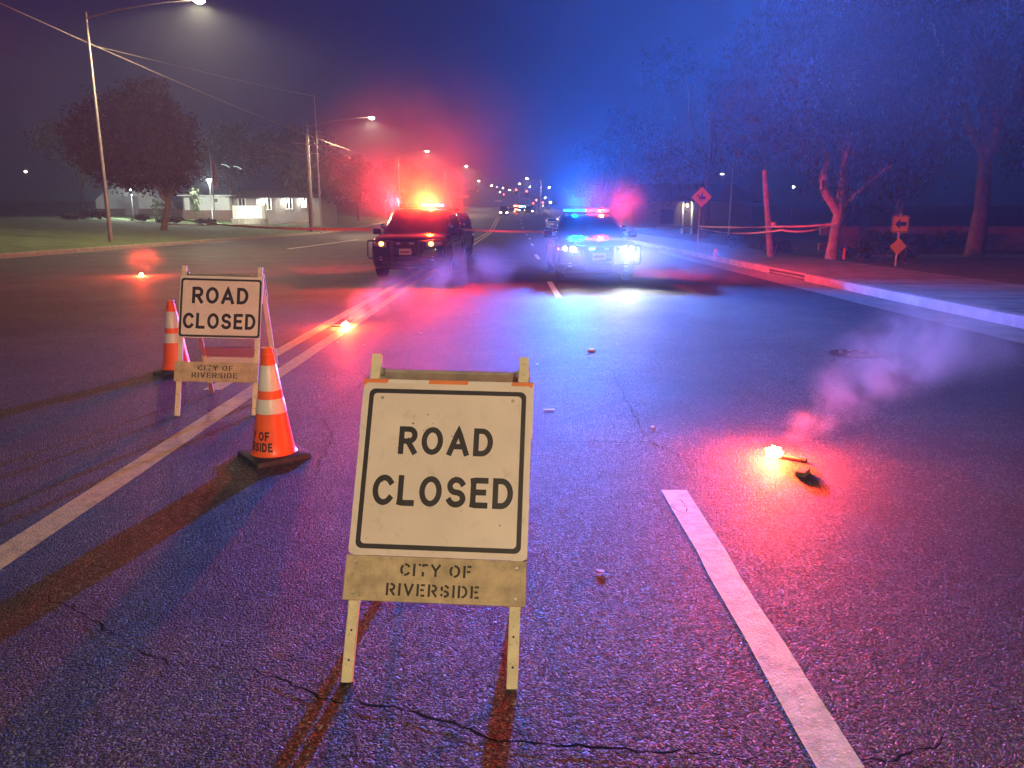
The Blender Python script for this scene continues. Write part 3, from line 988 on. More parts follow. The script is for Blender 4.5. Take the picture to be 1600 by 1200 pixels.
    # wheels
    for ay in S['axles']:
        for sx in (-1, 1):
            wx = sx * .83
            wh = MB().lathe([(wr * .62, -.12), (wr * .93, -.125), (wr, -.09), (wr, .09), (wr * .93, .125), (wr * .62, .12)], 28, (ay, wr), axis='x')
            wh.v = [(x + wx, y, z) for x, y, z in wh.v]
            t = wh.build('wheel', M['tyre'], root, smooth=40)
            rm = MB().lathe([(0.001, .02), (.06, .04), (wr * .25, .06), (wr * .5, .03), (wr * .62, .10), (wr * .62, -.1)], 20, (ay, wr), axis='x')
            rm.v = [(wx + sx * x, y, z) for x, y, z in rm.v]
            rm.build('rim', M['plastic'], t, smooth=40)
    # front face
    hx0, hx1, hz0, hz1 = S['head']
    def front_y(x):
        # nose plan curve
        best = 0.0
        for y in np.linspace(0, .6, 25):
            if interp(S['st'], y)[0] * .97 >= abs(x): return y
        return .6
    for sx in (-1, 1):
        key = 'head_r' if sx > 0 else 'head_l'
        def hl_(u, v, sx=sx):
            x = hx0 + (hx1 - hx0) * u
            zt = hz1 + .05 * u; zb = hz0 + .06 * u * u
            return (sx * x, front_y(x) - .022 - .01 * math.sin(math.pi * v), zb + (zt - zb) * v)
        hb = MB().grid(hl_, 6, 4).build('headlight', M['lens_clear'], root, smooth=60, fix=False)
        em = lit.get(key)
        cx_, cz_ = hx0 + (hx1 - hx0) * .40, (hz0 + hz1) / 2 + .02
        for j, off in enumerate((-.03, .15)):
            q = MB()
            rr = .058 if j == 0 else .045
            vsx = [(sx * (cx_ + off) + rr * math.cos(2 * math.pi * k / 14), front_y(cx_ + off) - .042, cz_ + .01 * j + rr * math.sin(2 * math.pi * k / 14)) for k in range(14)]
            vsx += [(sx * (cx_ + off), front_y(cx_ + off) - .062, cz_ + .01 * j)]
            q.add(vsx, [(k, (k + 1) % 14, 14) for k in range(14)])
            q.build('headlamp_bulb', em[0] if em and (j == 0 or em[2]) else M['chrome'], hb, smooth=60)
        if em and em[1] > 0:
            lamp('SPOT', (sx * cx_, front_y(cx_) - .10, cz_), em[1], em[3], root, .06, aim=(0, -1, -.09), angle=62, blend=1.0, name='headlight_beam')
        fg = MB()
        rr = .05
        fz = hz0 - .28
        fg.lathe([(rr * .01, -.01), (rr, 0), (rr * 1.2, .03)], 14)
        fg.xf(Matrix.Translation((sx * .66, front_y(.66) - .012, fz)) @ Matrix.Rotation(R(-90), 4, 'X')).build('fog_lamp', M['lens_clear'], root, smooth=50)
    gw = hx0 - .06
    gzz0, gzz1 = hz0 - .12, hz1 + .01
    gr = MB().box(-gw, gw, -.018, .03, gzz0, gzz1, bev=.01).build('grille', M['plastic'], root)
    for k in range(4):
        z = gzz0 + (gzz1 - gzz0) * (k + .5) / 4
        MB().box(-gw + .02, gw - .02, -.032, -.0185, z - .012, z + .012, bev=.004).build('grille_bar', M['chrome'] if not police else M['plastic'], gr)
    # lower intake and bumper lip
    MB().box(-.62, .62, -.022, .05, S['st'][0][2] + .02, S['st'][0][2] + .14, bev=.012).build('lower_intake', M['plastic'], root)
    MB().box(-.74, .74, -.055, .08, S['st'][0][2] - .06, S['st'][0][2] + .008, bev=.015).build('bumper_lip', M['plastic'], root)
    # mirrors
    zb_ = S['rings'][0][0]
    for sx in (-1, 1):
        w = S['rings'][0][3]
        m_ = MB().box(-.11, .11, -.07, .07, -.075, .085, bev=.03)
        m_.xf(Matrix.Translation((sx * (w + .18), 1.75, zb_ + .07)))
        mm = m_.build('mirror', M[body_m], root, smooth=50)
        MB().tube([(sx * (w - .01), 1.80, zb_ + .01), (sx * (w + .12), 1.77, zb_ + .03)], .025, 6).build('mirror_arm', M['plastic'], mm)
    # plate
    pz = S['st'][0][2] + .28
    py = -.20 if police else -.045
    pt = MB().box(-.155, .155, py - .008, py, pz, pz + .155, bev=.004).build('license_plate', M['plate'], root)
    for k in range(6):
        MB().box(-.115 + k * .04, -.09 + k * .04, py - .0098, py - .0082, pz + .045, pz + .10).build('plate_mark', M['plate_ink'], pt)
    if police:
        # push bumper with wrap hoops
        zl, zh = S['st'][0][2] + .02, hz1 + .03
        pbo = MB().box(-.298, .298, -.178, -.132, (zl + zh) / 2 - .03, (zl + zh) / 2 + .03, bev=.012).build('push_bumper', M['plastic'], root, smooth=40)
        for sx in (-1, 1):
            MB().box(sx * .33 - .03, sx * .33 + .03, -.19, -.13, zl, zh, bev=.012).build('upright', M['plastic'], pbo, smooth=40)
            MB().box(sx * .33 - .02, sx * .33 + .02, -.129, .0, zl + .10, zl + .16).build('bracket', M['plastic'], pbo)
        MB().box(-.298, .298, -.175, -.135, zh - .10, zh - .04, bev=.012).build('cross_bar', M['plastic'], pbo)
        MB().box(-.298, .298, -.175, -.135, zl + .14, zl + .22, bev=.012).build('cross_bar', M['plastic'], pbo)
        for sx in (-1, 1):
            MB().tube([(sx * .36, -.16, zh - .02), (sx * .72, -.13, zh - .0), (sx * .95, .02, zh - .0), (sx * 1.03, .16, zh - .05), (sx * 1.03, .16, hz0 - .22), (sx * .95, .02, hz0 - .27), (sx * .36, -.16, hz0 - .27)], .022, 8).build('wrap_bar', M['plastic'], pbo, smooth=60)
        gl = lit.get('grille')
        for sx in (-1, 1):
            ml = MB().box(sx * .17 - .06, sx * .17 + .06, -.215, -.19, zh - .095, zh - .045, bev=.008)
            ml.build('grille_light', gl[0] if gl and sx * gl[2] > 0 else M['lens_clear'], root)
        if gl and gl[1] > 0:
            lamp('POINT', (.17 * gl[2], -.32, zh - .07), gl[1], (0.03, 0.25, 1.0), root, .04, name='grille_light_glow')
        # A-pillar spotlight
        for sx in (-1, 1):
            MB().lathe([(.001, -.06), (.05, -.05), (.075, 0), (.075, .03), (.06, .05), (.001, .055)], 14).xf(Matrix.Translation((sx * (S['rings'][1][3] + .06), S['rings'][1][1] + .03, S['rings'][0][0] + .22)) @ Matrix.Rotation(R(90), 4, 'X')).build('spotlight', M['chrome'], root, smooth=50)
        # roof light bar
        by, bz = S['bar_y'], S['bar_z']
        lb = MB().box(-.62, .62, by - .14, by + .14, bz, bz + .035, bev=.012).build('light_bar', M['plastic'], root, smooth=40)
        for sx in (-1, 1):
            MB().box(sx * .46 - .04, sx * .46 + .04, by - .1, by + .1, bz - .07, bz - .001, bev=.01).build('bar_foot', M['plastic'], lb)
        segs = lit.get('bar', [None] * 6)
        for k in range(6):
            x0 = -.615 + k * .205
            m_ = segs[k] or (M['lens_blue'] if k < 3 else M['lens_red'])
            MB().box(x0 + .004, x0 + .201, by - .135, by + .135, bz + .036, bz + .105, bev=.02).build('bar_lens', m_, lb, smooth=40)
        for (xx, pw, cc) in lit.get('beacons', []):
            if cc is BLUE:      # the blue modules throw their light forward
                lamp('SPOT', (xx, by - .22, bz + .10), pw, cc, root, .06, aim=(.2, -1, .76), angle=148, blend=1.0, name='beacon_light')
            elif cc is RED_SIDE:
                lamp('SPOT', (xx + .25, by, bz + .16), pw, cc, root, .06, aim=(1, .25, -.02), angle=150, blend=.7, name='beacon_light')
            elif cc is RED_LEFT:
                lamp('SPOT', (xx - .45, by, bz + .16), pw, cc, root, .06, aim=(-1, .45, .15), angle=150, blend=.7, name='beacon_light')  # added red spot at the unlit bar end, reddens the lawn side
            elif cc is RED_FWD:
                lamp('SPOT', (xx, by - .22, bz + .10), pw, cc, root, .06, aim=(-.45, -1, -.05), angle=150, blend=.9, name='beacon_light')
            else:
                lamp('POINT', (xx, by - .22, bz + .10), pw, cc, root, .06, name='beacon_light')
    # tail lamps and exhaust
    for sx in (-1, 1):
        MB().box(sx * .80 - .09, sx * .80 + .09, S['L'] - .13, S['L'] + .005, .80 if S is SEDAN else .92, .93 if S is SEDAN else 1.10, bev=.02).build('tail_lamp', M['lens_red'], root)
    return root

RED = (1.0, 0.026, 0.004)
RED_FWD = (1.0, 0.027, 0.004)
RED_SIDE = (1.0, 0.035, 0.09)
RED_LEFT = (1.0, 0.03, 0.05)
BLUE = (0.0, 0.17, 1.0)
HEADC = (0.93, 0.98, 1.0)
PG = 'police vehicles parked with lights on'
patrol('patrol_suv', SUV, 'dark patrol SUV with one blinding red roof beacon and amber headlights', (-2.66, 19.3, 0), R(-2.5), PG, cat='patrol car',
       lit=dict(head_l=(E_['amber'], 60, False, (1, .5, .15)), head_r=(E_['amber'], 60, False, (1, .5, .15)),
                bar=[None, None, None, E_['red'], E_['red'], E_['blue_small']], beacons=[(.30, P_RED * .16, RED), (.30, P_RED * .85, RED_FWD), (-.2, P_RED * .5, RED_LEFT)]))
patrol('patrol_sedan', SEDAN, 'patrol sedan in blue smoke with white headlights and a blue and red light bar', (2.03, 18.0, 0), R(0.8), PG, cat='patrol car',
       lit=dict(head_l=(E_['head_dim'], P_HEAD * .3, True, HEADC), head_r=(E_['head'], P_HEAD, True, HEADC),
                bar=[E_['blue_bar'], E_['blue_bar'], E_['blue_bar'], E_['red_bar'], E_['red_bar'], E_['red_bar']],
                beacons=[(-.35, P_SEDAN_BLUE, BLUE), (.40, P_SEDAN_RED, RED_SIDE), (.40, P_SEDAN_RED * .28, RED)], grille=(E_['blue'], 0, -1)))
patrol('patrol_suv', SUV, 'unlit dark SUV parked right behind the SUV with the red beacon', (-2.95, 29.0, 0), R(-4), PG, cat='patrol car')
# ------------------------------------------------------------------ road flares
def flare(label, p, ang, power, end_block=None):
    root = thing('road_flare', label, 'road flare', (p.x, p.y, 0), ang, 'burning flares on the road')
    MB().tube([(0.03, 0, 0.014), (0.19, 0, 0.014)], 0.0125, 10).build('tube', M['flare_red'], root, smooth=40)
    MB().tube([(0.18, 0, 0.014), (0.21, 0, 0.014)], 0.0155, 10).build('cap', M['rubber'], root, smooth=40)
    r = random.Random(int(p.y * 10))
    bm = bmesh.new()
    bmesh.ops.create_icosphere(bm, subdivisions=3, radius=0.036)
    for v in bm.verts:
        k = 1 + 0.35 * math.sin(7 * v.co.x / .03 + 3 * v.co.z / .03) * r.uniform(0.4, 1)
        v.co = Vector((v.co.x * 1.3 * k, v.co.y * 1.1 * k, max(v.co.z * 1.15 * k, -0.022)))
    vv = [tuple(v.co + Vector((0, 0, 0.026))) for v in bm.verts]
    bm.verts.index_update()
    ff = [tuple(w.index for w in f.verts) for f in bm.faces]
    bm.free()
    MB().add(vv, ff).build('flame', E_['flame'], root, smooth=180)
    lamp('POINT', (0, 0, 0.10), power, (1.0, 0.045, 0.012), root, 0.035, name='flare_light')
    return root
pR = on_ground(1208, 714)
flare('burning flare with a dark block beside it, right of the white lane line', pR, R(-38), P_FLARE)
pC = on_ground(540, 511)
flare('burning flare at the end of the double yellow line, smoke drifting from it', pC, R(175), P_FLARE * 1.3)
pL = on_ground(221, 431)
flare('burning flare far across the road, toward the lawn', pL, R(100), P_FLARE * 1.4)
pb = on_ground(1254, 742)
bk = MB().box(-.06, .06, -.03, .03, 0, .032, bev=.006)
bko = bk.build('wood_block', M['pole_wood'])
bko.location = (pb.x, pb.y, 0.001); bko.rotation_euler = (0, 0, R(52))
tag(bko, 'small dark wood block lying by the burning flare', 'block')

# ------------------------------------------------------------------ litter on the road
def litter(name, label, px, py, verts_fn, m, rz, grp=None):
    p = on_ground(px, py)
    o = verts_fn().build(name, m)
    o.location = (p.x, p.y, 0.004); o.rotation_euler = (0, 0, rz)
    return tag(o, label, 'litter', grp)
def cap_shape():
    return MB().lathe([(.001, 0), (.035, 0), (.04, .008), (.04, .045), (.03, .05), (.001, .05)], 14)
def strip_shape():
    return MB().box(-.045, .045, -.008, .008, 0, .006, bev=.002)
def scrap_shape():
    r = random.Random(5)
    poly = [(.022 * r.uniform(.5, 1.1) * math.cos(a), .016 * r.uniform(.5, 1.1) * math.sin(a)) for a in np.linspace(0, 6.28, 9)[:-1]]
    return MB().prism(poly, 0, .006)
p = on_ground(924, 548)
rf = thing('lane_reflector', 'raised white reflector block standing on the bare asphalt', 'road reflector', (p.x, p.y, 0))
MB().box(-.045, .045, -.04, .04, 0, .008, bev=.003).build('base', M['litter'], rf)
MB().prism([(-.04, -.012), (.04, -.012), (.032, .012), (-.032, .012)], 0, .014).xf(Matrix.Translation((0, 0, .0085))).build('reflector_face', M['litter'], rf)
litter('plastic_strip', 'thin white plastic strip just short of the raised reflector', 924, 558, strip_shape, M['litter'], R(4))
for i, (px, py, lb) in enumerate([(858, 641, 'scrap of white paper on the asphalt right of the large board'), (839, 570, 'small flat pale scrap beyond the right leg top of the large board'),
                                  (1020, 668, 'tiny bright scrap beside the crack junction'), (989, 474, 'pale flat scrap on the road in front of the sedan'),
                                  (569, 540, 'small pale cap just short of the double yellow line flare'), (657, 521, 'pale chip on the red lit asphalt before the SUV'),
                                  (678, 481, 'small white chip on the road nearest the SUV'), (527, 536, 'thin pale twig next to the yellow line end'),
                                  (938, 895, 'little red plastic chip on the asphalt beside the large board')]):
    litter('litter_scrap', lb, px, py, scrap_shape if i % 3 else strip_shape, M['litter'] if i < 8 else M['marker_red'], i * 0.7)
# utility cover
p = on_ground(1337, 553)
uc = thing('utility_cover', 'dark round iron utility cover set in the right lane', 'manhole cover', (p.x, p.y, 0))
MB().lathe([(.001, .004), (.24, .004), (.25, .008), (.29, .008), (.30, .003)], 28).build('cover', M['iron'], uc, smooth=30)
q = MB()
for k in range(8):
    a = k * math.pi / 4
    MB().box(.17 * math.cos(a) - .018, .17 * math.cos(a) + .018, .17 * math.sin(a) - .018, .17 * math.sin(a) + .018, .006, .018, bev=.004).build('boss', M['steel'], uc)

# ------------------------------------------------------------------ caution tape
def tape(label, pts, sag=0.05, w=0.07, seed=1):
    r = random.Random(seed)
    P = [Vector(p) for p in pts]
    path = []
    for a, b in zip(P[:-1], P[1:]):
        n = 24
        for i in range(n):
            t = i / n
            path.append(a.lerp(b, t) - Vector((0, 0, sag * 4 * t * (1 - t))))
    path.append(P[-1])
    vs = []
    an = 0.3
    for i, q in enumerate(path):
        an += r.uniform(-.35, .35)
        an = max(-1.1, min(1.1, an))
        t = (path[min(i + 1, len(path) - 1)] - path[max(i - 1, 0)]).normalized()
        side = t.cross(Vector((0, 0, 1))).normalized()
        u = Vector((0, 0, 1)) * math.cos(an) + side * math.sin(an)
        vs += [q + u * w / 2, q - u * w / 2]
    fs = [(2 * i, 2 * i + 1, 2 * i + 3, 2 * i + 2) for i in range(len(path) - 1)]
    o = MB().add(vs, fs).build('caution_tape', M['tape'], smooth=60, fix=False)
    return tag(o, label, 'tape', 'caution tape closing the road')
tape('caution tape from the leaning lawn tree to the SUV mirror', [(-24.3, 53.4, 1.75), (-3.85, 21.0, 1.22)], .25, .08, 1)
tape('caution tape hanging low from the lawn tree to the utility pole', [(-24.3, 53.5, 1.15), (-20.9, 79.4, 1.3)], .2, .08, 2)
tape('caution tape stretched across the lanes between the two patrol cars', [(-1.5, 21.6, 1.22), (1.15, 20.2, 1.18)], .03, .06, 3)
tape('caution tape running from the sedan to the horse sign post and wooden post', [(3.1, 19.5, 1.30), (8.18, 33.8, 1.19), (9.05, 25.9, 1.25), (10.75, 25.7, 1.36)], .04, .06, 4)
tape('sagging second strand of tape between the horse sign post and the twisted tree', [(8.2, 33.7, 1.10), (9.05, 25.82, 1.14), (10.8, 25.62, 1.40)], .16, .06, 5)

# ------------------------------------------------------------------ street lamps
def street_lamp(label, base, head_z, arm, power, glow, grp='street lamps along the road'):
    bx, by, bz = base
    root = thing('street_lamp', label, 'street lamp', base, 0, grp)
    hz = head_z - bz
    MB().tube([(0, 0, 0), (0, 0, hz * .5), (0, 0, hz - .6)], [.12, .09, .07], 10).build('pole', M['galv'], root, smooth=60)
    MB().box(-.2, .2, -.2, .2, 0, .05, bev=.01).build('base_plate', M['galv'], root)
    MB().tube([(0, 0, hz - .9), (arm * .3, 0, hz - .45), (arm * .7, 0, hz - .12), (arm - .25, 0, hz)], [.05, .045, .04, .035], 8).build('arm', M['galv'], root, smooth=60)
    hd = MB().box(arm - .35, arm + .35, -.16, .16, hz - .03, hz + .12, bev=.05).build('lamp_head', M['galv'], root, smooth=40)
    q = MB().lathe([(.001, -.16), (.14, -.13), (.25, -.06), (.28, 0)], 14)
    q.xf(Matrix.Translation((arm + .05, 0, hz - .032))).build('lens', glow, hd, smooth=60)
    if power > 0:
        lamp('SPOT', (arm + .05, 0, hz - .26), power, (1.0, 0.72, 0.40), root, .12, aim=(0, 0, -1), angle=164, blend=.35, name='street_light')
        lamp('POINT', (arm + .05, -.3, hz - .3), power * .05, (1.0, 0.72, 0.36), root, .12, name='lens_glow')
    return root
SL = [(310, 3, 43.0, 'nearest street lamp on the lawn side, glowing warm over the road'),
      (580, 185, 80.9, 'second street lamp, above the road beyond the utility pole'),
      (667, 237, 126.0, 'third street lamp, above the roof beacon of the SUV'),
      (728, 260, 168.0, 'fourth street lamp, just before the traffic signals'),
      (748, 283, 215.0, 'fifth street lamp, small light past the signals'),
      (823, 279, 190.0, 'street lamp on the right of the road past the signals')]
for i, (px, py, y, lb) in enumerate(SL):
    h = at_depth(px, py, y)
    arm = (6.0 if i == 0 else h.x + 20.9 if i == 1 else 4.6) if px < 780 else -3.5
    street_lamp(lb, (h.x - arm, y, gz(y) + (0.2 if i < 2 else 0.05)), h.z + .1, arm, P_STREET * (1.0 if i < 4 else .5), E_['street'] if i < 2 else E_['street_far'])
street_lamp('street lamp behind the photographer on the lawn side', (-22.0, -34.0, .2), 12.0, 4.6, P_STREET, E_['street'])
street_lamp('street lamp behind the photographer on the pavement side', (8.2, -12.0, .16), 9.5, -4.5, P_STREET * .8, E_['street'])

# lot lamps on the right side
def lot_lamp(label, px, py, y, z0=.2, glow=None, power=0):
    h = at_depth(px, py, y)
    root = thing('lot_lamp', label, 'lamp post', (h.x, y, z0), 0, 'lamp posts of the lots')
    hz = h.z - z0
    MB().tube([(0, 0, 0), (0, 0, hz + .05)], [.07, .045], 8).build('pole', M['galv'], root, smooth=60)
    MB().box(-.28, .28, -.14, .14, hz + .03, hz + .13, bev=.03).build('lamp_head', M['galv'], root)
    MB().box(-.22, .22, -.11, .11, hz - .05, hz + .025, bev=.02).build('lens', glow or E_['street_far'], root)
    if power: lamp('POINT', (0, -.05, hz - .25), power, (0.9, 1.0, 0.85), root, .1, name='lot_light')
    return root
lot_lamp('bright lot lamp above the horse sign', 1103, 244, 95)
lot_lamp('small lot lamp right of the horse sign', 1128, 272, 120)
lot_lamp('white lot lamp beside the flagpole', 327, 281, 88, 1.0, E_['cool'], 4500)
lot_lamp('cool white lamp beyond the crown of the lawn tree', 204, 297, 84, 1.3, E_['cool'], 3500)

# ------------------------------------------------------------------ utility poles and wires
def wire(name, label, a, b, sag, rad, m, cat='cable', grp='overhead wires'):
    a = Vector(a); b = Vector(b)
    pts = [a.lerp(b, i / 20) - Vector((0, 0, sag * 4 * (i / 20) * (1 - i / 20))) for i in range(21)]
    return tag(MB().tube(pts, rad, 5).build(name, m, smooth=60), label, cat, grp)
upx = -20.9
up = thing('utility_pole', 'brown wooden utility pole with a crossarm at the kerb', 'utility pole', (upx, 80, .18))
zt = at_depth(496, 212, 80).z
MB().tube([(0, 0, -.1), (.02, 0, zt * .5), (0, 0, zt)], [.17, .14, .11], 10).build('pole', M['pole_wood'], up, smooth=60)
MB().box(-1.5, 4.6, -.06, .06, -.07, .07).xf(Matrix.Translation((0, -.16, zt - 1.0)) @ Matrix.Rotation(R(7), 4, 'Y')).build('crossarm', M['post_wood'], up)  # crossarm wood paler than the pole, standing in for light on it
MB().tube([(.1, -.14, zt - 3.6), (2.9, -.16, zt - 1.45)], .035, 6).build('brace', M['post_wood'], up)
MB().box(-1.6, .9, -.05, .05, -.05, .05).xf(Matrix.Translation((0, .16, zt - 1.9))).build('lower_arm', M['post_wood'], up)
for x in (-1.3, .9, 2.6, 4.4):
    MB().lathe([(.001, .2), (.05, .18), (.03, .12), (.06, .08), (.03, .02), (.03, -.05)], 8).xf(Matrix.Translation((x, -.16, zt - 1.0 + .10 - x * math.tan(R(7))))).build('insulator', M['stone'], up, smooth=50)
tp = thing('steel_mast', 'tall thin steel mast, coloured pale to look lit, beside the wooden utility pole', 'mast', (at_depth(502, 355, 76).x, 76, .15))
zt2 = at_depth(490, 152, 76).z
MB().tube([(0, 0, 0), (0, 0, zt2 * .6), (0, 0, zt2)], [.085, .07, .03], 10).build('pole', M['trim'], tp, smooth=60)  # paler than bare steel: the light on the mast is put into its colour
MB().box(-.16, .16, -.16, .16, 0, .06, bev=.01).build('base_plate', M['galv'], tp)
wire('power_cable', 'thick pale cable passing beneath the nearest street lamp to the crossarm', at_depth(-120, -50, 34), (upx + 4.4, 79.85, zt - 1.42), .35, .035, M['cable'])
wire('power_cable', 'thin cable from the nearest street lamp pole to the tall steel mast', at_depth(142, 70, 43), (tp.location.x, 76, zt2 + .1), .1, .018, M['cable'])
wire('power_cable', 'thin cable passing through the crown of the lawn tree', at_depth(-150, 20, 40), (upx - 1.3, 80.1, zt - 1.75), .4, .016, M['wire'])
for i, (x, tx, ty) in enumerate(((-1.3, 560, 262), (.9, 640, 285), (2.6, 690, 262), (4.4, 740, 283))):
    wire('power_line', 'thin black power line running down the street from the crossarm', (upx + x, 80, zt - .85 - x * .12), at_depth(tx, ty, 160), 1.2, .022, M['wire'], 'power line', 'power lines from the crossarm')
wire('power_line', 'thin line from the lower arm of the utility pole toward the lot', (upx - 1.6, 80, zt - 1.9), at_depth(300, 225, 70), .6, .02, M['wire'], 'power line')
# cut wooden post on the right
pp0, pp1 = on_ground(1204, 401, .165), at_depth(1217, 262, 26.2)
wp = thing('wooden_post', 'thick pale wooden post on the pavement wrapped with tape', 'post', (pp0.x, pp0.y, .16))
dz = pp1.z - .16
MB().tube([(0, 0, 0), ((pp1.x - pp0.x) * .5, 0, dz * .5), (pp1.x - pp0.x, 0, dz)], [.12, .10, .085], 12).build('post', M['post_wood'], wp, smooth=60)
MB().tube([(pp1.x - pp0.x, 0, dz), (pp1.x - pp0.x + .05, 0, dz + .22)], .012, 6).build('spike', M['galv'], wp)
MB().lathe([(.112, dz * .36), (.118, dz * .37), (.116, dz * .40), (.11, dz * .41)], 12).build('tape_wrap', M['tape'], wp, smooth=40)
# thin far pole
fp = thing('thin_pole', 'thin grey pole standing far behind the horse sign', 'pole', (at_depth(1140, 350, 60).x, 60, .2))
MB().tube([(0, 0, 0), (0, 0, at_depth(1142, 258, 60).z)], [.09, .05], 8).build('pole', M['galv'], fp, smooth=60)
MB().box(-.14, .14, -.14, .14, 0, .05, bev=.01).build('base_plate', M['galv'], fp)

# ------------------------------------------------------------------ signs on the right
hp = on_ground(1089, 391, .165)
hs = thing('horse_warning_sign', 'orange diamond warning sign with a horse and rider on a post', 'road sign', (hp.x, hp.y, .165))
hc = at_depth(1096, 308, hp.y).z - .165
hcx = at_depth(1096, 308, hp.y).x - hp.x
MB().tube([(0, 0, 0), (hcx * .8, 0, hc + .3)], .028, 8).build('post', M['galv'], hs)
s = .47
q = MB(); plate_xz(q, [(hcx, hc + s) if k == 0 else (hcx + s, hc) if k == 1 else (hcx, hc - s) if k == 2 else (hcx - s, hc) for k in range(4)][::-1], -.05, -.042)
dp = q.build('diamond_plate', M['sign_black'], hs)
q = MB(); s2 = .44; plate_xz(q, [(hcx, hc + s2), (hcx + s2, hc), (hcx, hc - s2), (hcx - s2, hc)][::-1], -.053, -.0505)
q.build('diamond_face', M['warning_orange'], dp)
q = MB()
def poly(pts, k=0):
    q.add([(hcx + x * .42, -.0545 - .0006 * k, hc + z * .42) for x, z in pts], [tuple(range(len(pts)))])
poly([(-.28, .02), (.32, .06), (.38, .0), (.36, -.14), (.22, -.16), (-.05, -.17), (-.24, -.13)])
poly([(-.28, .02), (-.42, .16), (-.50, .13), (-.44, .22), (-.36, .24), (-.18, .08)], 1)
poly([(-.50, .13), (-.54, .05), (-.50, .03), (-.42, .13)], 2)
poly([(-.24, -.10), (-.18, -.14), (-.28, -.30), (-.26, -.44), (-.31, -.44), (-.33, -.28)], 1)
poly([(-.12, -.14), (-.05, -.15), (-.05, -.30), (.02, -.42), (-.04, -.42), (-.11, -.30)], 2)
poly([(.20, -.12), (.28, -.12), (.20, -.28), (.10, -.42), (.05, -.42), (.14, -.28)], 1)
poly([(.30, -.10), (.37, -.06), (.38, -.26), (.42, -.42), (.36, -.42), (.32, -.26)], 2)
poly([(.34, .06), (.40, .04), (.46, -.14), (.41, -.14)], 3)
poly([(-.06, .03), (.10, .05), (.09, .30), (.02, .33), (-.04, .28)], 3)
poly([(-.01, .34), (.05, .34), (.08, .40), (.05, .47), (-.01, .47), (-.03, .40)], 4)
poly([(-.05, .27), (-.17, .16), (-.15, .13), (-.02, .21)], 4)
poly([(-.02, .05), (.06, .05), (.02, -.22), (-.08, -.24), (-.08, -.20), (-.02, -.18)], 5)
q.build('horse_and_rider', M['sign_black'], dp, fix=False)

ax_ = at_depth(1393, 350, 22.0)
asg = thing('arrow_sign', 'orange square sign with a black arrowhead above a small orange diamond', 'road sign', (ax_.x + .24, 22.0, .165))
zc = ax_.z - .165
MB().tube([(0, 0, 0), (0, 0, zc + .3)], .028, 8).build('post', M['galv'], asg)
q = MB(); plate_xz(q, rounded_rect(-.235, .235, zc - .235, zc + .235, .025)[::-1], -.045, -.037)
ap = q.build('square_plate', M['warning_orange'], asg)
q = MB(); ring_xz(q, rounded_rect(-.222, .222, zc - .222, zc + .222, .02), rounded_rect(-.208, .208, zc - .208, zc + .208, .016), -.0468, -.0455)
q.build('border', M['sign_black'], ap)
q = MB(); plate_xz(q, [(-.16, zc), (-.02, zc + .14), (-.02, zc + .055), (.16, zc + .055), (.16, zc - .055), (-.02, zc - .055), (-.02, zc - .14)], -.0468, -.0455)
q.build('arrow', M['sign_black'], ap)
zd = at_depth(1393, 385, 22.0).z - .165
q = MB(); plate_xz(q, [(0, zd + .24), (.24, zd), (0, zd - .24), (-.24, zd)][::-1], -.045, -.037)
q.build('small_diamond', M['warning_orange'], asg)

mp_ = on_ground(1307, 404, .165)
mk = thing('marker_post', 'short red reflective marker post at the foot of the twisted tree', 'marker post', (mp_.x, mp_.y - .6, .165))
MB().tube([(0, 0, 0), (0, 0, .36)], .045, 10).build('post', M['marker_red'], mk, smooth=40)
MB().tube([(0, 0, .36), (0, 0, .375)], [.047, .03], 10).build('cap', M['marker_red'], mk, smooth=40)
hy = on_ground(1109, 405, .165)
fh = thing('fire_hydrant', 'small hydrant with a pale red bonnet at the edge of the pavement', 'fire hydrant', (hy.x + .35, hy.y + .6, .165))
MB().lathe([(.10, 0), (.10, .03), (.065, .035), (.06, .20), (.075, .21), (.075, .23), (.06, .24)], 14).build('barrel', M['galv'], fh, smooth=40)
MB().lathe([(.075, .232), (.06, .29), (.025, .32), (.02, .35), (.001, .35)], 14).build('bonnet', M['marker_red'], fh, smooth=40)
for sx in (-1, 1):
    MB().tube([(sx * .05, 0, .16), (sx * .10, 0, .16)], .03, 8).build('nozzle', M['galv'], fh)
br = on_ground(1332, 452, 0)
rb = MB().box(-.10, .10, -.05, .05, 0, .05, bev=.012).build('brick_chunk', M['litter'])
rb.location = (br.x + .3, br.y, .0); rb.rotation_euler = (0, 0, .4)
tag(rb, 'pale broken brick lying in the gutter below the twisted tree', 'brick')

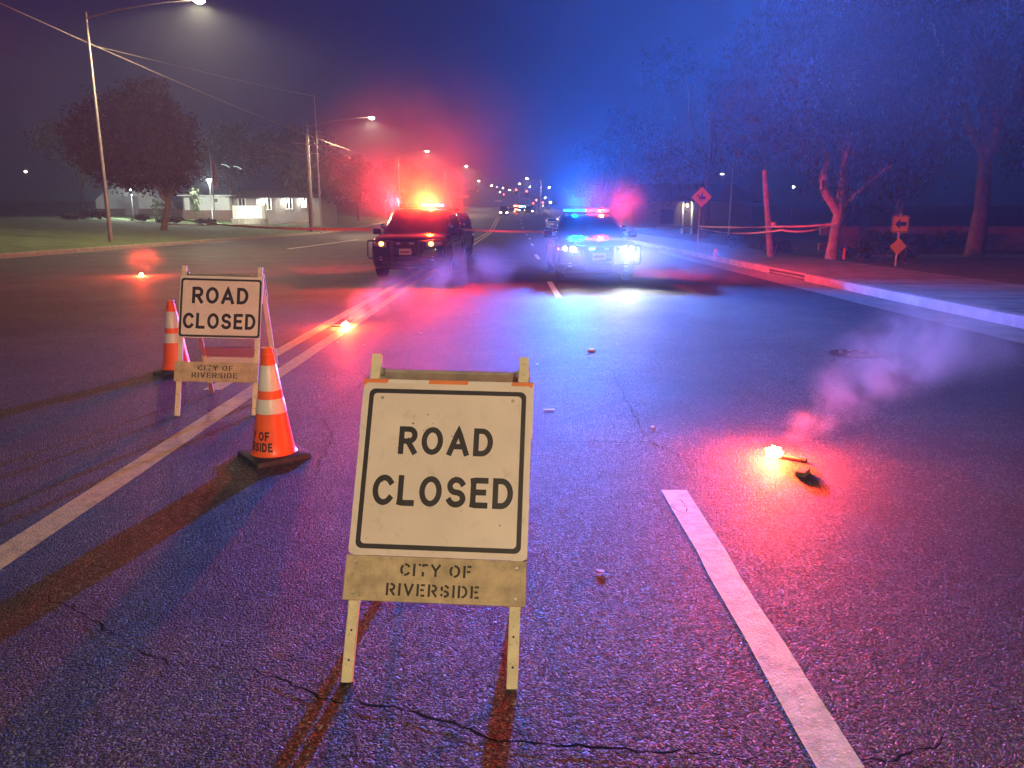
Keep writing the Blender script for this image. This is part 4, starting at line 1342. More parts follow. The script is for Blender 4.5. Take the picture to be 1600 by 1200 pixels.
# ------------------------------------------------------------------ vegetation
def leaf_mesh(name, blobs, count, size, m, seed, droop=0.0, clump=9):
    """leaf-sized quads gathered in clumps through the volume of the blobs"""
    g = np.random.default_rng(seed)
    vol = np.array([b[3] * b[4] * b[5] for b in blobs]); vol = vol / vol.sum()
    nc = max(1, count // clump)
    which = g.choice(len(blobs), nc, p=vol)
    B = np.array(blobs)[which]
    d = g.normal(size=(nc, 3)); d /= np.linalg.norm(d, axis=1)[:, None]
    rr = g.uniform(0.25, 1.0, nc) ** 0.45 * g.uniform(0.85, 1.12, nc)
    cc = B[:, :3] + d * rr[:, None] * B[:, 3:6]
    cs = g.uniform(0.25, 0.8, nc)[:, None] * np.mean(B[:, 3:6], axis=1)[:, None] * 0.22
    P = np.repeat(cc, clump, 0) + g.normal(size=(nc * clump, 3)) * np.repeat(cs, clump, 0)
    if droop > 0:
        P[:, 2] -= g.uniform(0, droop, len(P))
    n = len(P)
    a = g.normal(size=(n, 3)); 
    if droop > 0: a[:, 2] -= 1.6
    a /= np.linalg.norm(a, axis=1)[:, None]
    b = np.cross(a, g.normal(size=(n, 3))); b /= np.linalg.norm(b, axis=1)[:, None]
    s = size * g.uniform(0.6, 1.4, n)[:, None]
    wr_ = 0.28 if droop > 0 else 0.5
    V = np.empty((n, 4, 3))
    V[:, 0] = P - a * s; V[:, 1] = P + b * s * wr_; V[:, 2] = P + a * s; V[:, 3] = P - b * s * wr_
    me = bpy.data.meshes.new(name)
    me.vertices.add(n * 4); me.vertices.foreach_set('co', V.ravel())
    me.loops.add(n * 4); me.loops.foreach_set('vertex_index', np.arange(n * 4))
    me.polygons.add(n); me.polygons.foreach_set('loop_start', np.arange(n) * 4)
    me.update(calc_edges=True)
    me.materials.append(m)
    return me
def limb(mb, a, b, r0, r1, seed, n=6, wob=.08):
    r = random.Random(seed)
    a, b = Vector(a), Vector(b)
    L_ = (b - a).length
    pts = [a.lerp(b, i / n) + (Vector((r.gauss(0, 1), r.gauss(0, 1), r.gauss(0, .4))) * wob * L_ * .25 if 0 < i < n else Vector()) for i in range(n + 1)]
    mb.tube(pts, [r0 + (r1 - r0) * i / n for i in range(n + 1)], 8)
    return pts
def tree(name, label, loc, trunk, limbs, blobs, count, size, leafm, barkm, seed, droop=0.0, grp=None, r0=.3):
    root = thing(name, label, 'tree', loc, 0, grp)
    mb = MB()
    mb.tube([Vector(p) for p in trunk], [r0 * 1.25] + [r0 * (1 - .35 * i / len(trunk)) for i in range(1, len(trunk))], 10)
    for i, (a, b, ra, rb_) in enumerate(limbs): limb(mb, a, b, ra, rb_, seed + i)
    mb.build('trunk', barkm, root, smooth=60)
    me = leaf_mesh('crown', blobs, count, size, leafm, seed, droop)
    c = bpy.data.objects.new('crown', me); COL.objects.link(c); c.parent = root
    return root
# leaning lawn tree, left
tL = on_ground(254, 363, .45)
tree('lawn_tree', 'leafy reddish tree leaning on the lawn before the lit building', (tL.x, tL.y, .40),
     [(0, 0, -.2), (.25, 0, .8), (.62, 0, 1.9), (.75, 0, 2.8)],
     [((.75, 0, 2.5), (-2.2, .5, 6.5), .22, .08), ((.75, 0, 2.6), (2.2, -.4, 6.0), .2, .07), ((.75, 0, 2.7), (0.2, .8, 8.5), .24, .06), ((.7, 0, 2.4), (-1.2, -1.5, 5.2), .16, .05), ((.75, 0, 2.4), (1.6, 1.5, 5.5), .15, .05)],
     [(-1.8, 0, 6.2, 3.4, 3.0, 2.8), (.6, 0, 6.6, 2.9, 2.8, 3.0), (-.6, .2, 9.0, 2.6, 2.4, 2.2), (1.9, 0, 5.0, 1.6, 1.8, 1.5), (-3.4, -.3, 5.2, 2.2, 2, 1.6), (.4, 0, 4.2, 1.5, 1.5, 1.0), (-1.4, 0, 4.3, 1.6, 1.5, 1.1), (-5.0, .4, 7.4, 2.4, 2.0, 2.4), (-2.8, 0, 8.6, 2.6, 2.2, 2.2), (1.6, .2, 8.0, 1.6, 1.6, 1.8), (.0, 0, 10.6, 1.7, 1.6, 1.3)],
     26000, .15, M['leaf_red'], M['bark'], 21, r0=.27)
# twisted eucalyptus, right
tR = on_ground(1300, 404, .165)
tree('gum_tree', 'twisted pale-barked tree with forked limbs standing by the pavement', (tR.x, tR.y, .13),
     [(-.05, 0, -.2), (.0, 0, .5), (.02, 0, 1.1), (.10, 0, 1.72)],
     [((.08, 0, 1.55), (-.42, 0, 2.25), .15, .14), ((-.42, 0, 2.25), (-.52, .0, 2.75), .15, .16), ((-.52, 0, 2.7), (-.36, .1, 3.4), .16, .05), ((-.36, .1, 3.4), (-.7, .3, 4.2), .06, .03),
      ((.10, 0, 1.65), (.12, .05, 3.1), .12, .08), ((.12, .05, 3.0), (.4, .2, 4.2), .08, .03), ((.12, 0, 1.7), (1.1, .2, 2.6), .10, .05), ((1.1, .2, 2.6), (1.8, 0, 3.2), .06, .03)],
     [(-.1, -.2, 3.7, 1.5, .9, .7), (1.6, -.3, 3.3, 1.5, .9, .8), (-1.3, -.2, 4.3, 1.2, .9, .9), (-.3, 0, 2.6, .9, .7, .4), (1.5, 0, 2.4, 1.2, .9, .55), (-1.6, .3, 5.6, 1.9, 1.6, 1.7), (.5, .3, 6.2, 1.7, 1.6, 1.9), (2.6, .2, 5.0, 1.8, 1.6, 1.5), (.2, 0, 8.4, 2.2, 2.0, 1.6), (-3.0, .6, 4.9, 1.3, 1.2, 1.5), (.6, 0, 1.9, .8, .6, .3), (3.2, .6, 7.6, 1.9, 1.8, 1.7)],
     17000, .10, M['leaf_dark'], M['pale_bark'], 33, droop=.7, r0=.20)
# big dark gums behind on the right
def gum(label, x, y, h, w, seed, count=13000):
    z0 = gz(y) + .1
    r = random.Random(seed)
    blobs = []
    for k in range(9):
        a = r.uniform(0, 6.28); t = r.uniform(.35, 1)
        blobs.append((w * .5 * math.cos(a) * r.uniform(.2, 1), w * .5 * math.sin(a) * r.uniform(.2, 1), h * t, w * r.uniform(.2, .34), w * r.uniform(.2, .34), h * r.uniform(.09, .16)))
    lm = [((0, 0, h * .3), (b[0] * .8, b[1] * .8, b[2]), .16, .05) for b in blobs[:5]]
    return tree('gum_tree', label, (x, y, z0), [(0, 0, -.3), (.1, 0, h * .15), (.0, 0, h * .32), (.15, 0, h * .6)], lm, blobs, count, .15, M['leaf_dark'], M['bark'], seed, droop=1.3, grp='tall dark trees right of the road', r0=.28)
gum('tall drooping gum tree behind the twisted tree', 17.0, 40, 14.5, 8.5, 41)
gum('tall gum tree behind the low tan wall', 22.0, 44, 16, 10, 42)
gum('gum tree far behind the horse sign', 14.5, 58, 15, 9, 43)
gum('gum tree rising past the arrow sign', 17.5, 29, 12, 7.5, 44)
gum('distant gum tree over the right verge', 13, 92, 14, 10, 45, 5000)
gum('distant gum tree beside the far kerb', 15, 130, 14, 11, 46, 5000)
# dark round trees behind the lot and along the left kerb
def round_tree(label, x, y, h, w, seed, count=5200, z0=None, grp='dark trees left of the road'):
    z0 = gz(y) + (lawn_z(x) if x < LX else .1) if z0 is None else z0
    r = random.Random(seed)
    blobs = [(r.uniform(-.3, .3) * w, r.uniform(-.3, .3) * w, h * r.uniform(.45, .85), w * r.uniform(.22, .36), w * r.uniform(.22, .36), h * r.uniform(.14, .24)) for _ in range(8)]
    lm = [((0, 0, h * .25), (b[0] * .8, b[1] * .8, b[2]), .14, .04) for b in blobs[:5]]
    return tree('round_tree', label, (x, y, z0 - .05), [(0, 0, -.3), (.05, 0, h * .12), (0, 0, h * .3), (.1, 0, h * .55)], lm, blobs, count, .26, M['leaf'], M['bark'], seed, grp=grp, r0=.22)
round_tree('dark round tree behind the middle of the low building', -44, 122, 12.5, 12, 51)
round_tree('dark round tree behind the lit windows of the low building', -37, 128, 13.5, 11, 52)
round_tree('dark tree behind the utility pole', -29, 112, 12, 11, 53)
round_tree('dark tree past the utility pole along the kerb', -24.5, 100, 9.5, 8, 54)
round_tree('dark kerbside tree behind the red beacon', -23.5, 118, 10, 9, 55)
round_tree('dark kerbside tree short of the signals', -22, 134, 9, 8, 56)
round_tree('low dark tree left of the signal sign', -22.5, 150, 10, 9, 57)
round_tree('dark tree past the crossing on the lawn side', -24, 178, 10, 10, 58)
round_tree('dark tree left of the lot beyond the lawn tree', -62, 112, 13, 14, 59)
round_tree('dark tree past the crossing on the gum tree side', 18, 175, 11, 11, 60)
round_tree('broad dark tree at the end of the low building', -52, 118, 11, 11, 61)

def shrub(label, x, y, z0, w, h, seed, m='leaf', count=900, size=.07, grp='shrubs'):
    root = thing('shrub', label, 'shrub', (x, y, z0), 0, grp)
    r = random.Random(seed)
    mb = MB()
    for k in range(5):
        a = r.uniform(0, 6.28)
        limb(mb, (0, 0, -.05), (w * .35 * math.cos(a), w * .25 * math.sin(a), h * .7), .02, .008, seed + k, 4)
    mb.build('stem', M['bark'], root)
    blobs = [(r.uniform(-.35, .35) * w, r.uniform(-.2, .2) * w, h * r.uniform(.4, .7), w * .26, w * .22, h * .3) for _ in range(5)]
    c = bpy.data.objects.new('foliage', leaf_mesh('foliage', blobs, count, size, M[m], seed)); COL.objects.link(c); c.parent = root
    return root
GB = 'shrubs beside the pavement'
shrub('dark shrub at the foot of the twisted tree', 11.9, 26.0, .12, 1.3, .75, 71, grp=GB)
shrub('low dark shrub between the twisted tree and the arrow sign', 12.6, 24.4, .12, 1.1, .55, 72, grp=GB)
shrub('wide dark bush before the tan wall', 16.4, 33.0, .12, 2.6, .95, 73, count=1600, grp=GB)
shrub('rounded dark bush before the tan wall behind the arrow sign', 18.8, 33.2, .12, 2.2, .9, 74, count=1400, grp=GB)
shrub('dark bush left of the twisted tree', 9.9, 29.0, .12, 1.4, .8, 75, grp=GB)
shrub('low scrub near the horse sign post', 10.6, 35.5, .12, 1.8, .7, 76, grp=GB)
LB = 'shrubs before the low building'
lz = lambda x: lawn_z(x)
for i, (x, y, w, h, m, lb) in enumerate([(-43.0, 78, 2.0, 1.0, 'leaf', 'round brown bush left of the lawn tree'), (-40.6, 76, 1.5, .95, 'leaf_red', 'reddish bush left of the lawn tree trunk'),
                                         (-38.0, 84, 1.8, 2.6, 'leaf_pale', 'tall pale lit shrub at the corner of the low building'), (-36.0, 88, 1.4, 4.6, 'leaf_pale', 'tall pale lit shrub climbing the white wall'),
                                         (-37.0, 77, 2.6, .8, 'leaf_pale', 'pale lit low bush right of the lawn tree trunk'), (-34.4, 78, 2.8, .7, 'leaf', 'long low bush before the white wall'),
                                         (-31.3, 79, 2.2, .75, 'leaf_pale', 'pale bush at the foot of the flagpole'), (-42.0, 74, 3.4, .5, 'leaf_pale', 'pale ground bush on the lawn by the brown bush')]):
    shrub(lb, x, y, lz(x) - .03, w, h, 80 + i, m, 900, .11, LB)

# ------------------------------------------------------------------ low building with monument sign
by0 = 96.0
def bx_(px): return at_depth(px, 330, by0).x
bz0 = 1.15
bd = thing('school_building', 'long low building with white wall, brick base and lamps over its windows', 'building', (0, by0, bz0))
def bbox(name, px0, px1, z0, z1, y0, y1, m, parent=None):
    return MB().box(bx_(px0), bx_(px1), y0, y1, z0, z1).build(name, m, parent or bd)
zl = lambda py: at_depth(400, py, by0).z - bz0
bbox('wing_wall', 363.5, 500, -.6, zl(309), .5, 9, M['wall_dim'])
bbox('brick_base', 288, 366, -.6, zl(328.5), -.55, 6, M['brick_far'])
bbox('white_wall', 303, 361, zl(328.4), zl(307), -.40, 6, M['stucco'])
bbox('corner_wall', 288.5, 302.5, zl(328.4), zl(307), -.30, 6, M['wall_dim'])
bbox('door_panel', 291, 299, zl(328.2), zl(309), -.36, -.302, M['trim'])
rf_ = MB().box(bx_(284), bx_(368), -1.0, 7, zl(306.6), zl(305)).build('flat_roof', M['trim'], bd)
vent = MB().box(bx_(337.5), bx_(343.5), -.45, -.403, zl(316), zl(310.5)).build('wall_vent', M['wall_dim'], bd)
for k in range(4):
    z = zl(315.5) + (zl(310.8) - zl(315.5)) * (k + .5) / 4
    MB().box(bx_(338), bx_(343), -.475, -.4505, z - .03, z + .03).build('louvre', M['plastic'], vent)
mb = MB()
xa, xb = bx_(355), bx_(505)
mb.add([(xa, -.6, zl(309)), (xb, -.6, zl(309)), (xb, 9.5, zl(309)), (xa, 9.5, zl(309)), (xa + .5, 4.5, zl(295)), (xb - 3, 4.5, zl(295))], [(0, 1, 5, 4), (1, 2, 5), (2, 3, 4, 5), (3, 0, 4), (0, 3, 2, 1)])
mb.build('pitched_roof', M['roof'], bd)
# windows of the wing
for i, (p0, p1, t, b) in enumerate([(372, 383, 311, 322), (401, 408, 311, 324), (412, 423, 311, 326), (446, 456, 311, 325), (471, 478, 311, 322)]):
    w = bbox('window', p0, p1, zl(b), zl(t), .38, .497, M['win_glass'])
    n = 2
    for k in range(n + 1):
        x = bx_(p0) + (bx_(p1) - bx_(p0)) * k / n
        MB().box(x - .06, x + .06, .28, .379, zl(b) - .05, zl(t) + .05).build('mullion', M['trim'], w)
    MB().box(bx_(p0) - .061, bx_(p1) + .061, .22, .378, zl(b) - .16, zl(b) - .051).build('sill', M['trim'], w)
for i, (px, w_) in enumerate(((410, 1.0), (444, .8), (470, .6))):
    ln = MB().box(bx_(px) - .18, bx_(px) + .18, .1, .495, zl(311.2), zl(309.4), bev=.03).build('wall_lamp', M['galv'], bd)
    MB().box(bx_(px) - .16, bx_(px) + .16, .02, .40, zl(311.2) - .09, zl(311.2) - .002, bev=.02).build('lamp_lens', E_['cool'], ln)
    lamp('POINT', (bx_(px) + .3, -.15, zl(311.2) - .25), 130 * w_, (.95, 1.0, .8), bd, .08, name='wall_light')
# left annex: pale gabled wall with dark chimney pier
ya = 100.0
ab = thing('gabled_annex', 'pale gabled hall wall with a dark pier left of the lawn tree', 'building', (0, ya, 1.5))
ax0 = lambda px: at_depth(px, 320, ya).x
az = lambda py: at_depth(230, py, ya).z - 1.5
mb = MB(); 
plate_xz(mb, [(ax0(150), az(326)), (ax0(250), az(326)), (ax0(236), az(300)), (ax0(205), az(283)), (ax0(165), az(300)), (ax0(150), az(312))][::-1], 0, 5)
mb.build('gable_wall', M['stucco'], ab)
MB().box(ax0(150), ax0(292), -.2, 5, -.9, az(326.2)).build('brick_base', M['brick_far'], ab)
MB().box(ax0(202), ax0(218), -1.2, -.25, -.9, az(307)).build('pier', M['wall_dim'], ab)
MB().box(ax0(207), ax0(212), -1.0, -.4, az(306.9), az(300)).build('pier_cap', M['wall_dim'], ab)
# monument sign
mc = at_depth(390, 333, 88.0)
ms = thing('monument_sign', 'brightly lit white monument sign with green panel on the lawn', 'sign', (mc.x, 88.0, lawn_z(mc.x) - .05))
pxm = 88.0 / math.cos(PITCH) / F_PX * 1.03
zt_ = at_depth(390, 321, 88).z - ms.location.z; zb_ = at_depth(390, 341.5, 88).z - ms.location.z
MB().box(-1.85, 1.85, -.25, .25, zb_ - .001, zt_, bev=.03).build('cabinet', M['trim'], ms)
pn = MB().box(-1.25, 1.45, -.30, -.253, zb_ + .10, zt_ - .10, bev=.01).build('lit_panel', E_['signbox'], ms)
q = MB()
r = random.Random(3)
for k, (u0, u1, v) in enumerate(((-1.0, -.3, .78), (-.1, .25, .72), (.45, 1.2, .78), (-1.05, -.35, .5), (.7, 1.2, .42), (-1.0, -.5, .33))):
    z = zb_ + (zt_ - zb_) * v
    MB().box(u0, u1, -.306, -.3015, z - .04, z + .04).build('faint_mark', M['faint_green'], pn)
MB().box(-2.0, 2.0, -.4, .4, -.3, zb_ - .002, bev=.02).build('base', M['stone'], ms)
lamp('SPOT', (0, -2.4, zb_ + .15), 220, (.95, 1.0, .85), ms, .1, aim=(0, 1, .25), angle=120, blend=.8, name='sign_floodlight')
lamp('POINT', (-3.5, -1.0, zb_ + .9), 160, (.95, 1.0, .8), ms, .1, name='sign_ground_light')
# flagpole
fx = at_depth(336, 340, 86)
fl = thing('flagpole', 'slender flagpole with a limp flag before the white wall', 'flagpole', (fx.x, 86, lawn_z(fx.x) - .05))
fz = at_depth(332, 233, 86).z - fl.location.z
MB().tube([(0, 0, 0), (0, 0, fz)], [.075, .03], 8).build('pole', M['galv'], fl, smooth=60)
MB().lathe([(.001, fz + .12), (.06, fz + .06), (.06, fz), (.02, fz - .03)], 10).build('finial', M['chrome'], fl, smooth=60)
def fg_(u, v):
    a = u * 9 + v * 2
    return (.10 + (.16 + .20 * u) * u * 1.2 + .05 * math.sin(a) * u, .10 * math.sin(a * 1.3), fz - .6 - v * 3.0 - .9 * u * (1 - .3 * v))
MB().grid(fg_, 8, 12).build('flag', M['flag'], fl, smooth=80, fix=False)
# two glowing tubes on thin masts in the dark behind
for i, (px, py) in enumerate(((352, 258), (371, 261))):
    c = at_depth(px, py, 108)
    g_ = thing('glowing_tube', 'tilted glowing tube on a slender mast in the dark beyond the flagpole', 'lamp', (c.x, 108, lawn_z(c.x)), 0, 'glowing tubes beyond the flagpole')
    hz_ = c.z - lawn_z(c.x)
    MB().tube([(0, .1, 0), (0, .1, hz_)], [.06, .03], 6).build('mast', M['wire'], g_)
    MB().tube([(-.55, 0, hz_ + .12), (0, 0, hz_ + .02), (.55, 0, hz_ - .28)], .05, 6).build('tube', E_['signbox'], g_)

# ------------------------------------------------------------------ low tan wall and lit porch on the right
tw = thing('garden_wall', 'low tan block wall behind the dark bushes at the right', 'wall', (0, 35.0, .1))
for k in range(14):
    x0 = 14.0 + k * 1.6
    for j in range(3):
        off = .8 if j % 2 else 0
        MB().box(x0 + off, x0 + off + 1.588, -.1, .1, j * .34 - .02 + .02 * (j > 0), j * .34 + .328, bev=.008).build('block', M['tan_wall'], tw)
MB().box(13.95, 37.3, -.13, .13, 1.01, 1.07, bev=.01).build('coping', M['concrete'], tw)
dv = sheet('driveway', [C(13.0), C(40.0)], lambda i, x, y: gz(y) + .112, M['concrete'], ys=[28.2, 29.4, 30.6])
pc = at_depth(1077, 338, 70)
ph = thing('porch_house', 'far dark house with two lit porch columns behind the horse sign', 'house', (pc.x, 70, .15))
MB().box(-5, 6, 1.2, 7, 0, 2.9).build('wall', M['pole_wood'], ph)
MB().add([(-5.6, .0, 2.9), (6.6, .0, 2.9), (6.6, 7.6, 2.9), (-5.6, 7.6, 2.9), (-4, 3.6, 4.6), (5, 3.6, 4.6)], [(0, 1, 5, 4), (1, 2, 5), (2, 3, 4, 5), (3, 0, 4), (0, 3, 2, 1)]).build('roof', M['roof'], ph)
for x in (-.55, .35):
    MB().tube([(x, .4, 0), (x, .4, 2.9)], .12, 10).build('column', M['trim'], ph, smooth=60)
MB().box(-2.4, -1.2, 1.12, 1.199, .9, 2.2).build('window', M['win_glass'], ph)
MB().box(1.4, 2.3, 1.12, 1.199, .0, 2.1).build('door', M['brick_far'], ph)
lamp('POINT', (-.1, .0, 2.3), 60, (1, .85, .5), ph, .06, name='porch_light')
MB().lathe([(.001, 2.45), (.06, 2.45), (.08, 2.6), (.001, 2.7)], 10, (-.1, .55)).build('porch_lamp', E_['street_far'], ph)

# ------------------------------------------------------------------ far crossing: signals, signs, vehicles
def signal_head(mb_parent, x, z, y, red):
    h = MB().box(x - .19, x + .19, y - .14, y + .10, z - .56, z + .56, bev=.03).build('signal_head', M['plastic'], mb_parent)
    for k in range(3):
        q = MB().lathe([(.001, 0), (.13, .0), (.15, .05)], 12).xf(Matrix.Translation((x, y - .145, z + .36 - .36 * k)) @ Matrix.Rotation(R(90), 4, 'X'))
        q.build('signal_lens', E_['red_small'] if (k == 0 and red) else M['lens_clear'], h, smooth=60)
    return h
def mast_arm(label, base, tip, sign_t, heads, red, sign_w=2.0):
    bx0, by_, bzg = base
    root = thing('traffic_signal', label, 'traffic signal', base, 0, 'traffic signals at the far crossing')
    dx, dzz = tip[0] - bx0, tip[2] - bzg
    MB().tube([(0, 0, 0), (0, 0, dzz - .8)], [.17, .14], 10).build('pole', M['galv'], root, smooth=60)
    MB().tube([(0, 0, dzz - 1.2), (dx * .4, 0, dzz - .35), (dx, 0, dzz)], [.12, .09, .06], 8).build('arm', M['galv'], root, smooth=60)
    for t in heads:
        signal_head(root, dx * t, dzz - 1.2 * (1 - t) ** 2 * .9 - .1, -.12, red)
    sp = MB().box(dx * sign_t - sign_w / 2, dx * sign_t + sign_w / 2, -.1, -.06, dzz - 1.95, dzz - 1.4, bev=.02).build('street_name_sign', M['trim'], root)
    return root
ysg = 150
b0 = at_depth(706, 340, ysg); t0_ = at_depth(778, 293, ysg)
mast_arm('signal mast arm reaching over the road from the lawn side', (b0.x, ysg, gz(ysg)), (t0_.x, ysg, t0_.z), .27, (.55, 1.0), False)
ysg = 165
b1 = at_depth(846, 335, ysg); t1_ = at_depth(791, 298, ysg)
mast_arm('signal mast arm with red lights reaching from the gum tree side', (b1.x, ysg, gz(ysg)), (t1_.x, ysg, t1_.z), .45, (.42, .72), True)
ysg = 235
b2 = at_depth(771, 325, ysg); t2_ = at_depth(791, 305, ysg)
mast_arm('small second signal mast arm beyond the crossing', (b2.x, ysg, gz(ysg)), (t2_.x, ysg, t2_.z), .4, (.8,), True)
for i, (px, py, y) in enumerate(((838, 313, 168), (848, 317, 170), (833, 318, 172))):
    c = at_depth(px, py, y)
    s_ = thing('signal_post', 'short roadside signal post showing a red light', 'traffic signal', (c.x, y, gz(y)), 0, 'red roadside signals at the far crossing')
    MB().tube([(0, 0, 0), (0, 0, c.z - gz(y) - .5)], .07, 8).build('post', M['galv'], s_)
    signal_head(s_, 0, c.z - gz(y) - .3, 0, True)
for i, (px, ty_) in enumerate(((840, 294), (846, 287))):
    y = 158
    c = at_depth(px, ty_, y)
    g_ = thing('thin_mast', 'thin pale mast at the far crossing', 'mast', (c.x, y, gz(y)), 0, 'thin masts at the far crossing')
    MB().tube([(0, 0, 0), (0, 0, c.z - gz(y))], [.07, .03], 6).build('pole', M['galv'], g_)
    MB().box(-.12, .12, -.12, .12, 0, .05).build('base_plate', M['galv'], g_)

def far_car(label, px, py, y, m, fl_=None, fr_=None, roof=None, kind='car', pw=0, pc_=(1, 1, .95)):
    c = at_depth(px, py, y)
    root = thing('far_car', label, kind, (c.x, y, gz(y)), 0, 'vehicles stopped at the far crossing')
    hgt = 1.9 if kind == 'truck' else 1.5
    prof = [(0, .35), (0, .75), (.1, .85), (1.2, .98), (1.75, hgt - .06), (2.1, hgt), (3.6, hgt - .02), (4.2, 1.02), (4.7, .95), (4.75, .4)]
    mb = MB()
    for sx in (-1, 1): pass
    n = len(prof)
    ws_ = [.86 if z < 1.1 else .70 for (_, z) in prof]
    vs = [(-w, yy, z) for (yy, z), w in zip(prof, ws_)] + [(w, yy, z) for (yy, z), w in zip(prof, ws_)]
    fs = [tuple(range(n)), tuple(range(2 * n - 1, n - 1, -1))] + [(i, (i + 1) % n, n + (i + 1) % n, n + i) for i in range(n)]
    mb.add(vs, fs).build('body', m, root)
    MB().add([(-.62, 1.28, 1.05), (.62, 1.28, 1.05), (.56, 1.70, hgt - .12), (-.56, 1.70, hgt - .12)], [(0, 1, 2, 3)]).xf(Matrix.Translation((0, -.03, .02))).build('windshield', M['car_glass'], root)
    for ay in (.85, 3.8):
        for sx in (-1, 1):
            wq = MB().lathe([(.001, -.1), (.32, -.1), (.32, .1), (.001, .1)], 14, (ay, .32), axis='x')
            wq.v = [(x + sx * .78, yy, z) for x, yy, z in wq.v]
            wq.build('wheel', M['tyre'], root)
    for sx, e_ in ((-1, fl_), (1, fr_)):
        MB().box(sx * .62 - .14, sx * .62 + .14, -.05, .03, .62, .78, bev=.02).build('headlight', e_ or M['lens_clear'], root)
    MB().box(-.4, .4, -.02, .02, .45, .6).build('grille', M['plastic'], root)
    if roof:
        for k, e_ in enumerate(roof):
            n_ = len(roof)
            MB().box(-.55 + 1.1 * k / n_, -.55 + 1.1 * (k + 1) / n_ - .02, 2.3, 2.6, hgt + .01, hgt + .13, bev=.02).build('beacon', e_, root)
    if pw: lamp('POINT', (0, -.5, 1.2), pw, pc_, root, .1, name='far_light')
    return root
far_car('dark pickup facing us with both headlights glaring at the far crossing', 787, 332, 150, M['car_black'], E_['head_dim'], E_['head_dim'], kind='truck')
far_car('pale car stopped beside the dark pickup', 799, 333, 158, M['car_white'], None, E_['amber'])
far_car('far patrol car with bright red roof lights', 807, 330, 175, M['car_white'], E_['amber'], E_['amber'], [E_['red'], E_['red_small']], pw=900, pc_=(1, .12, .05))
far_car('far patrol car with white and blue roof lights', 816, 331, 168, M['car_black'], E_['white_small'], E_['white_small'], [E_['head_dim'], E_['blue']])
far_car('dark van standing at the far crossing by the roadside signals', 827, 333, 160, M['car_black'], None, E_['white_small'], kind='truck')
far_car('white car with one lit lamp just left of the sedan', 865, 344, 92, M['car_white'], None, E_['head_dim'])
# far point lights of the hillside town: small street lamps beyond the crossing
for i, (px, py, y) in enumerate(((777, 292, 260), (786, 294, 290), (796, 297, 300), (812, 287, 250), (828, 292, 270), (858, 293, 200), (860, 316, 150), (852, 309, 220), (768, 290, 240), (781, 300, 300), (1240, 292, 150), (40, 268, 150))):
    c = at_depth(px, py, y)
    g_ = thing('distant_lamp', 'tiny white lamp on a pole far down the road', 'street lamp', (c.x, y, gz(y)), 0, 'tiny far lamps')
    MB().tube([(0, 0, 0), (0, 0, c.z - gz(y) + .1)], [.08, .05], 6).build('pole', M['galv'], g_)
    MB().box(-.16, .16, -.13, .13, c.z - gz(y) - .13, c.z - gz(y) + .1, bev=.03).build('lens', E_['street_far'], g_)

# ------------------------------------------------------------------ smoke and haze
def smoke(name, lo, hi, dens, seed, falloff, scale, col=(.9, .9, .92), rot=0.0, g=0.2, contrast=(.42, .62), detail=4):
    mb = MB().box(-1, 1, -1, 1, -1, 1)
    m = bpy.data.materials.new(name)
    m.use_nodes = True
    nt = m.node_tree; N = nt.nodes; L = nt.links
    N.clear()
    out = N.new('ShaderNodeOutputMaterial')
    pv_ = N.new('ShaderNodeVolumePrincipled')
    pv_.inputs['Color'].default_value = (*col, 1)
    pv_.inputs['Anisotropy'].default_value = g
    tc = N.new('ShaderNodeTexCoord')
    geo = N.new('ShaderNodeNewGeometry')
    mpn = N.new('ShaderNodeMapping')
    mpn.inputs['Location'].default_value = (seed * 3.1, seed * 1.7, seed * .9)
    L.new(geo.outputs['Position'], mpn.inputs['Vector'])
    nz = N.new('ShaderNodeTexNoise')
    nz.inputs['Scale'].default_value = scale
    nz.inputs['Detail'].default_value = detail
    nz.inputs['Roughness'].default_value = .6
    nz.inputs['Distortion'].default_value = .8 if detail > 3 else 0.0
    L.new(mpn.outputs[0], nz.inputs['Vector'])
    mr = N.new('ShaderNodeMapRange')
    mr.inputs['From Min'].default_value = contrast[0]; mr.inputs['From Max'].default_value = contrast[1]
    L.new(nz.outputs['Fac'], mr.inputs['Value'])
    # smooth falloff towards the domain's walls
    ln = N.new('ShaderNodeVectorMath'); ln.operation = 'LENGTH'
    L.new(tc.outputs['Object'], ln.inputs[0])
    fr = N.new('ShaderNodeMapRange')
    fr.interpolation_type = 'SMOOTHSTEP'
    fr.inputs['From Min'].default_value = falloff; fr.inputs['From Max'].default_value = 1.0
    fr.inputs['To Min'].default_value = 1.0; fr.inputs['To Max'].default_value = 0.0
    L.new(ln.outputs['Value'], fr.inputs['Value'])
    mu = N.new('ShaderNodeMath'); mu.operation = 'MULTIPLY'
    L.new(mr.outputs[0], mu.inputs[0]); L.new(fr.outputs[0], mu.inputs[1])
    m2 = N.new('ShaderNodeMath'); m2.operation = 'MULTIPLY'; m2.inputs[1].default_value = dens
    L.new(mu.outputs[0], m2.inputs[0])
    L.new(m2.outputs[0], pv_.inputs['Density'])
    L.new(pv_.outputs[0], out.inputs['Volume'])
    if detail < 3: m.cycles.volume_step_rate = 2.0
    o = mb.build(name, m)
    c = [(a + b) / 2 for a, b in zip(lo, hi)]
    o.location = c
    o.scale = [(b - a) / 2 for a, b in zip(lo, hi)]
    o.rotation_euler = (0, 0, rot)
    return tag(o, kind='stuff')
def puff(px, py, y, r_, dens, seed, scale=4.0, contrast=(.40, .62)):
    c = at_depth(px, py, y)
    smoke('flare_smoke', (c.x - r_ * 1.25, y - r_, max(c.z - r_ * .9, .012)), (c.x + r_ * 1.25, y + r_, c.z + r_ * .9), dens, seed, .05, scale, contrast=contrast)
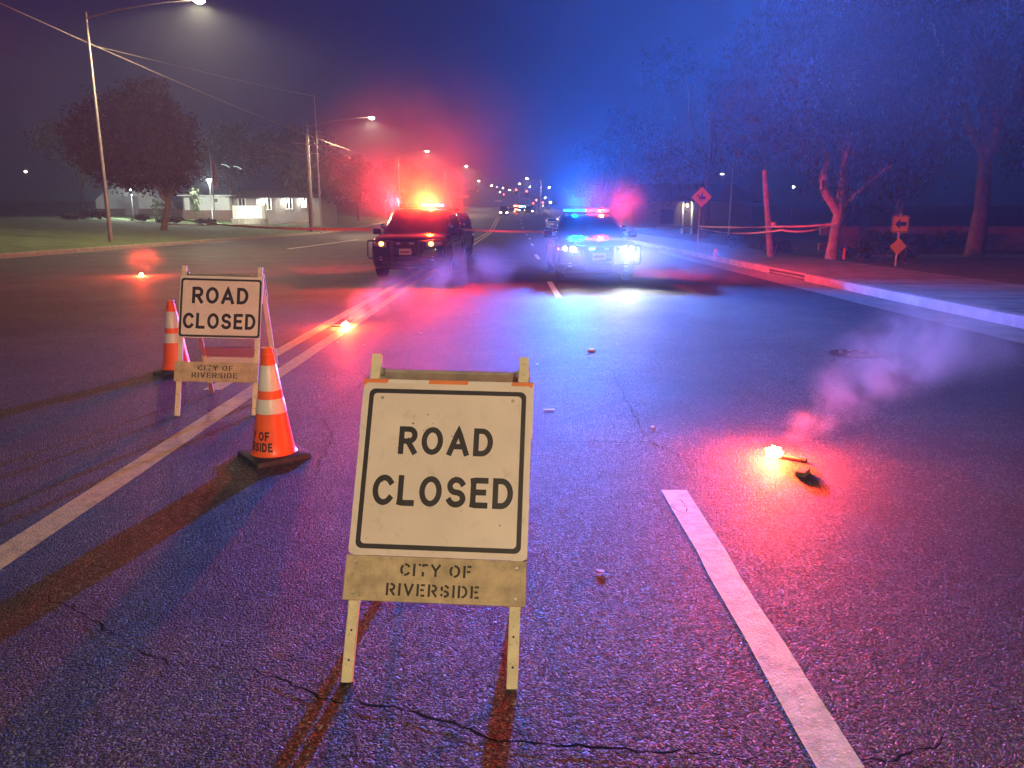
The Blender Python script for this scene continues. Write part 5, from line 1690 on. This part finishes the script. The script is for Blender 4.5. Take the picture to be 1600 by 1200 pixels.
for i, (px, py, y, r_, d_) in enumerate(((1240, 690, 4.85, .11, 2.5), (1268, 668, 5.0, .18, 2.6), (1305, 650, 5.25, .27, 2.2), (1345, 618, 5.6, .38, 2.0), (1392, 578, 6.0, .50, 1.7), (1470, 545, 6.5, .68, 1.1))):
    puff(px, py, y, r_, d_, 11 + i, 5.0 / (1 + i * .25))
for i, (px, py, y, r_, d_) in enumerate(((556, 494, 10.9, .20, 2.5), (578, 478, 11.2, .34, 2.4), (612, 464, 11.8, .46, 1.6), (668, 448, 13.0, .7, .9), (745, 440, 14.5, .9, .7))):
    puff(px, py, y, r_, d_, 21 + i, 3.2 / (1 + i * .3))
puff(224, 410, 21.0, .6, .9, 31, 2.0)
smoke('smoke_glow_cloud', (-6.5, 19.6, .6), (1.8, 25.5, 6.4), .20, 5, .0, .7, contrast=(.3, .75), detail=2)  # added cloud above the SUV, carries the red halo of its beacon
smoke('smoke_glow_cloud', (-3.9, 19.95, .8), (-.8, 22.9, 3.5), .62, 7, .0, 1.3, contrast=(.3, .72), detail=3)  # denser cloud added round the beacon to fill out its glow
smoke('smoke_glow_cloud', (-.8, 13.6, .02), (5.6, 18.6, 1.5), .17, 6, .1, .7, contrast=(.2, .75), detail=3)
smoke('smoke_glow_cloud', (-2.0, 6.0, .6), (16.0, 21.0, 14.0), .034, 8, .0, .22, contrast=(.25, .8), detail=1)  # thin cloud added to hold blue light across the right sky
smoke('smoke_glow_cloud', (-20.0, 9.0, 1.2), (-2.0, 22.0, 13.0), .022, 9, .0, .25, contrast=(.3, .75), detail=1)  # thin cloud added to redden the sky on the left
smoke('smoke_glow_cloud', (.9, 20.75, .9), (4.1, 22.6, 2.9), .32, 10, .0, 1.6, contrast=(.32, .72), detail=3)  # added behind the sedan bar so its red half gets a glow
hz_m = bpy.data.materials.new('haze')
hz_m.use_nodes = True
nt = hz_m.node_tree
nt.nodes.clear()
ho = nt.nodes.new('ShaderNodeOutputMaterial')
hv = nt.nodes.new('ShaderNodeVolumePrincipled')
hv.inputs['Color'].default_value = (.66, .80, 1.0, 1)
hv.inputs['Density'].default_value = HAZE_DENSITY
hv.inputs['Anisotropy'].default_value = HAZE_G
nt.links.new(hv.outputs[0], ho.inputs['Volume'])
tag(MB().box(-520, 520, -520, 520, -1.5, 45).build('haze', hz_m), kind='stuff')
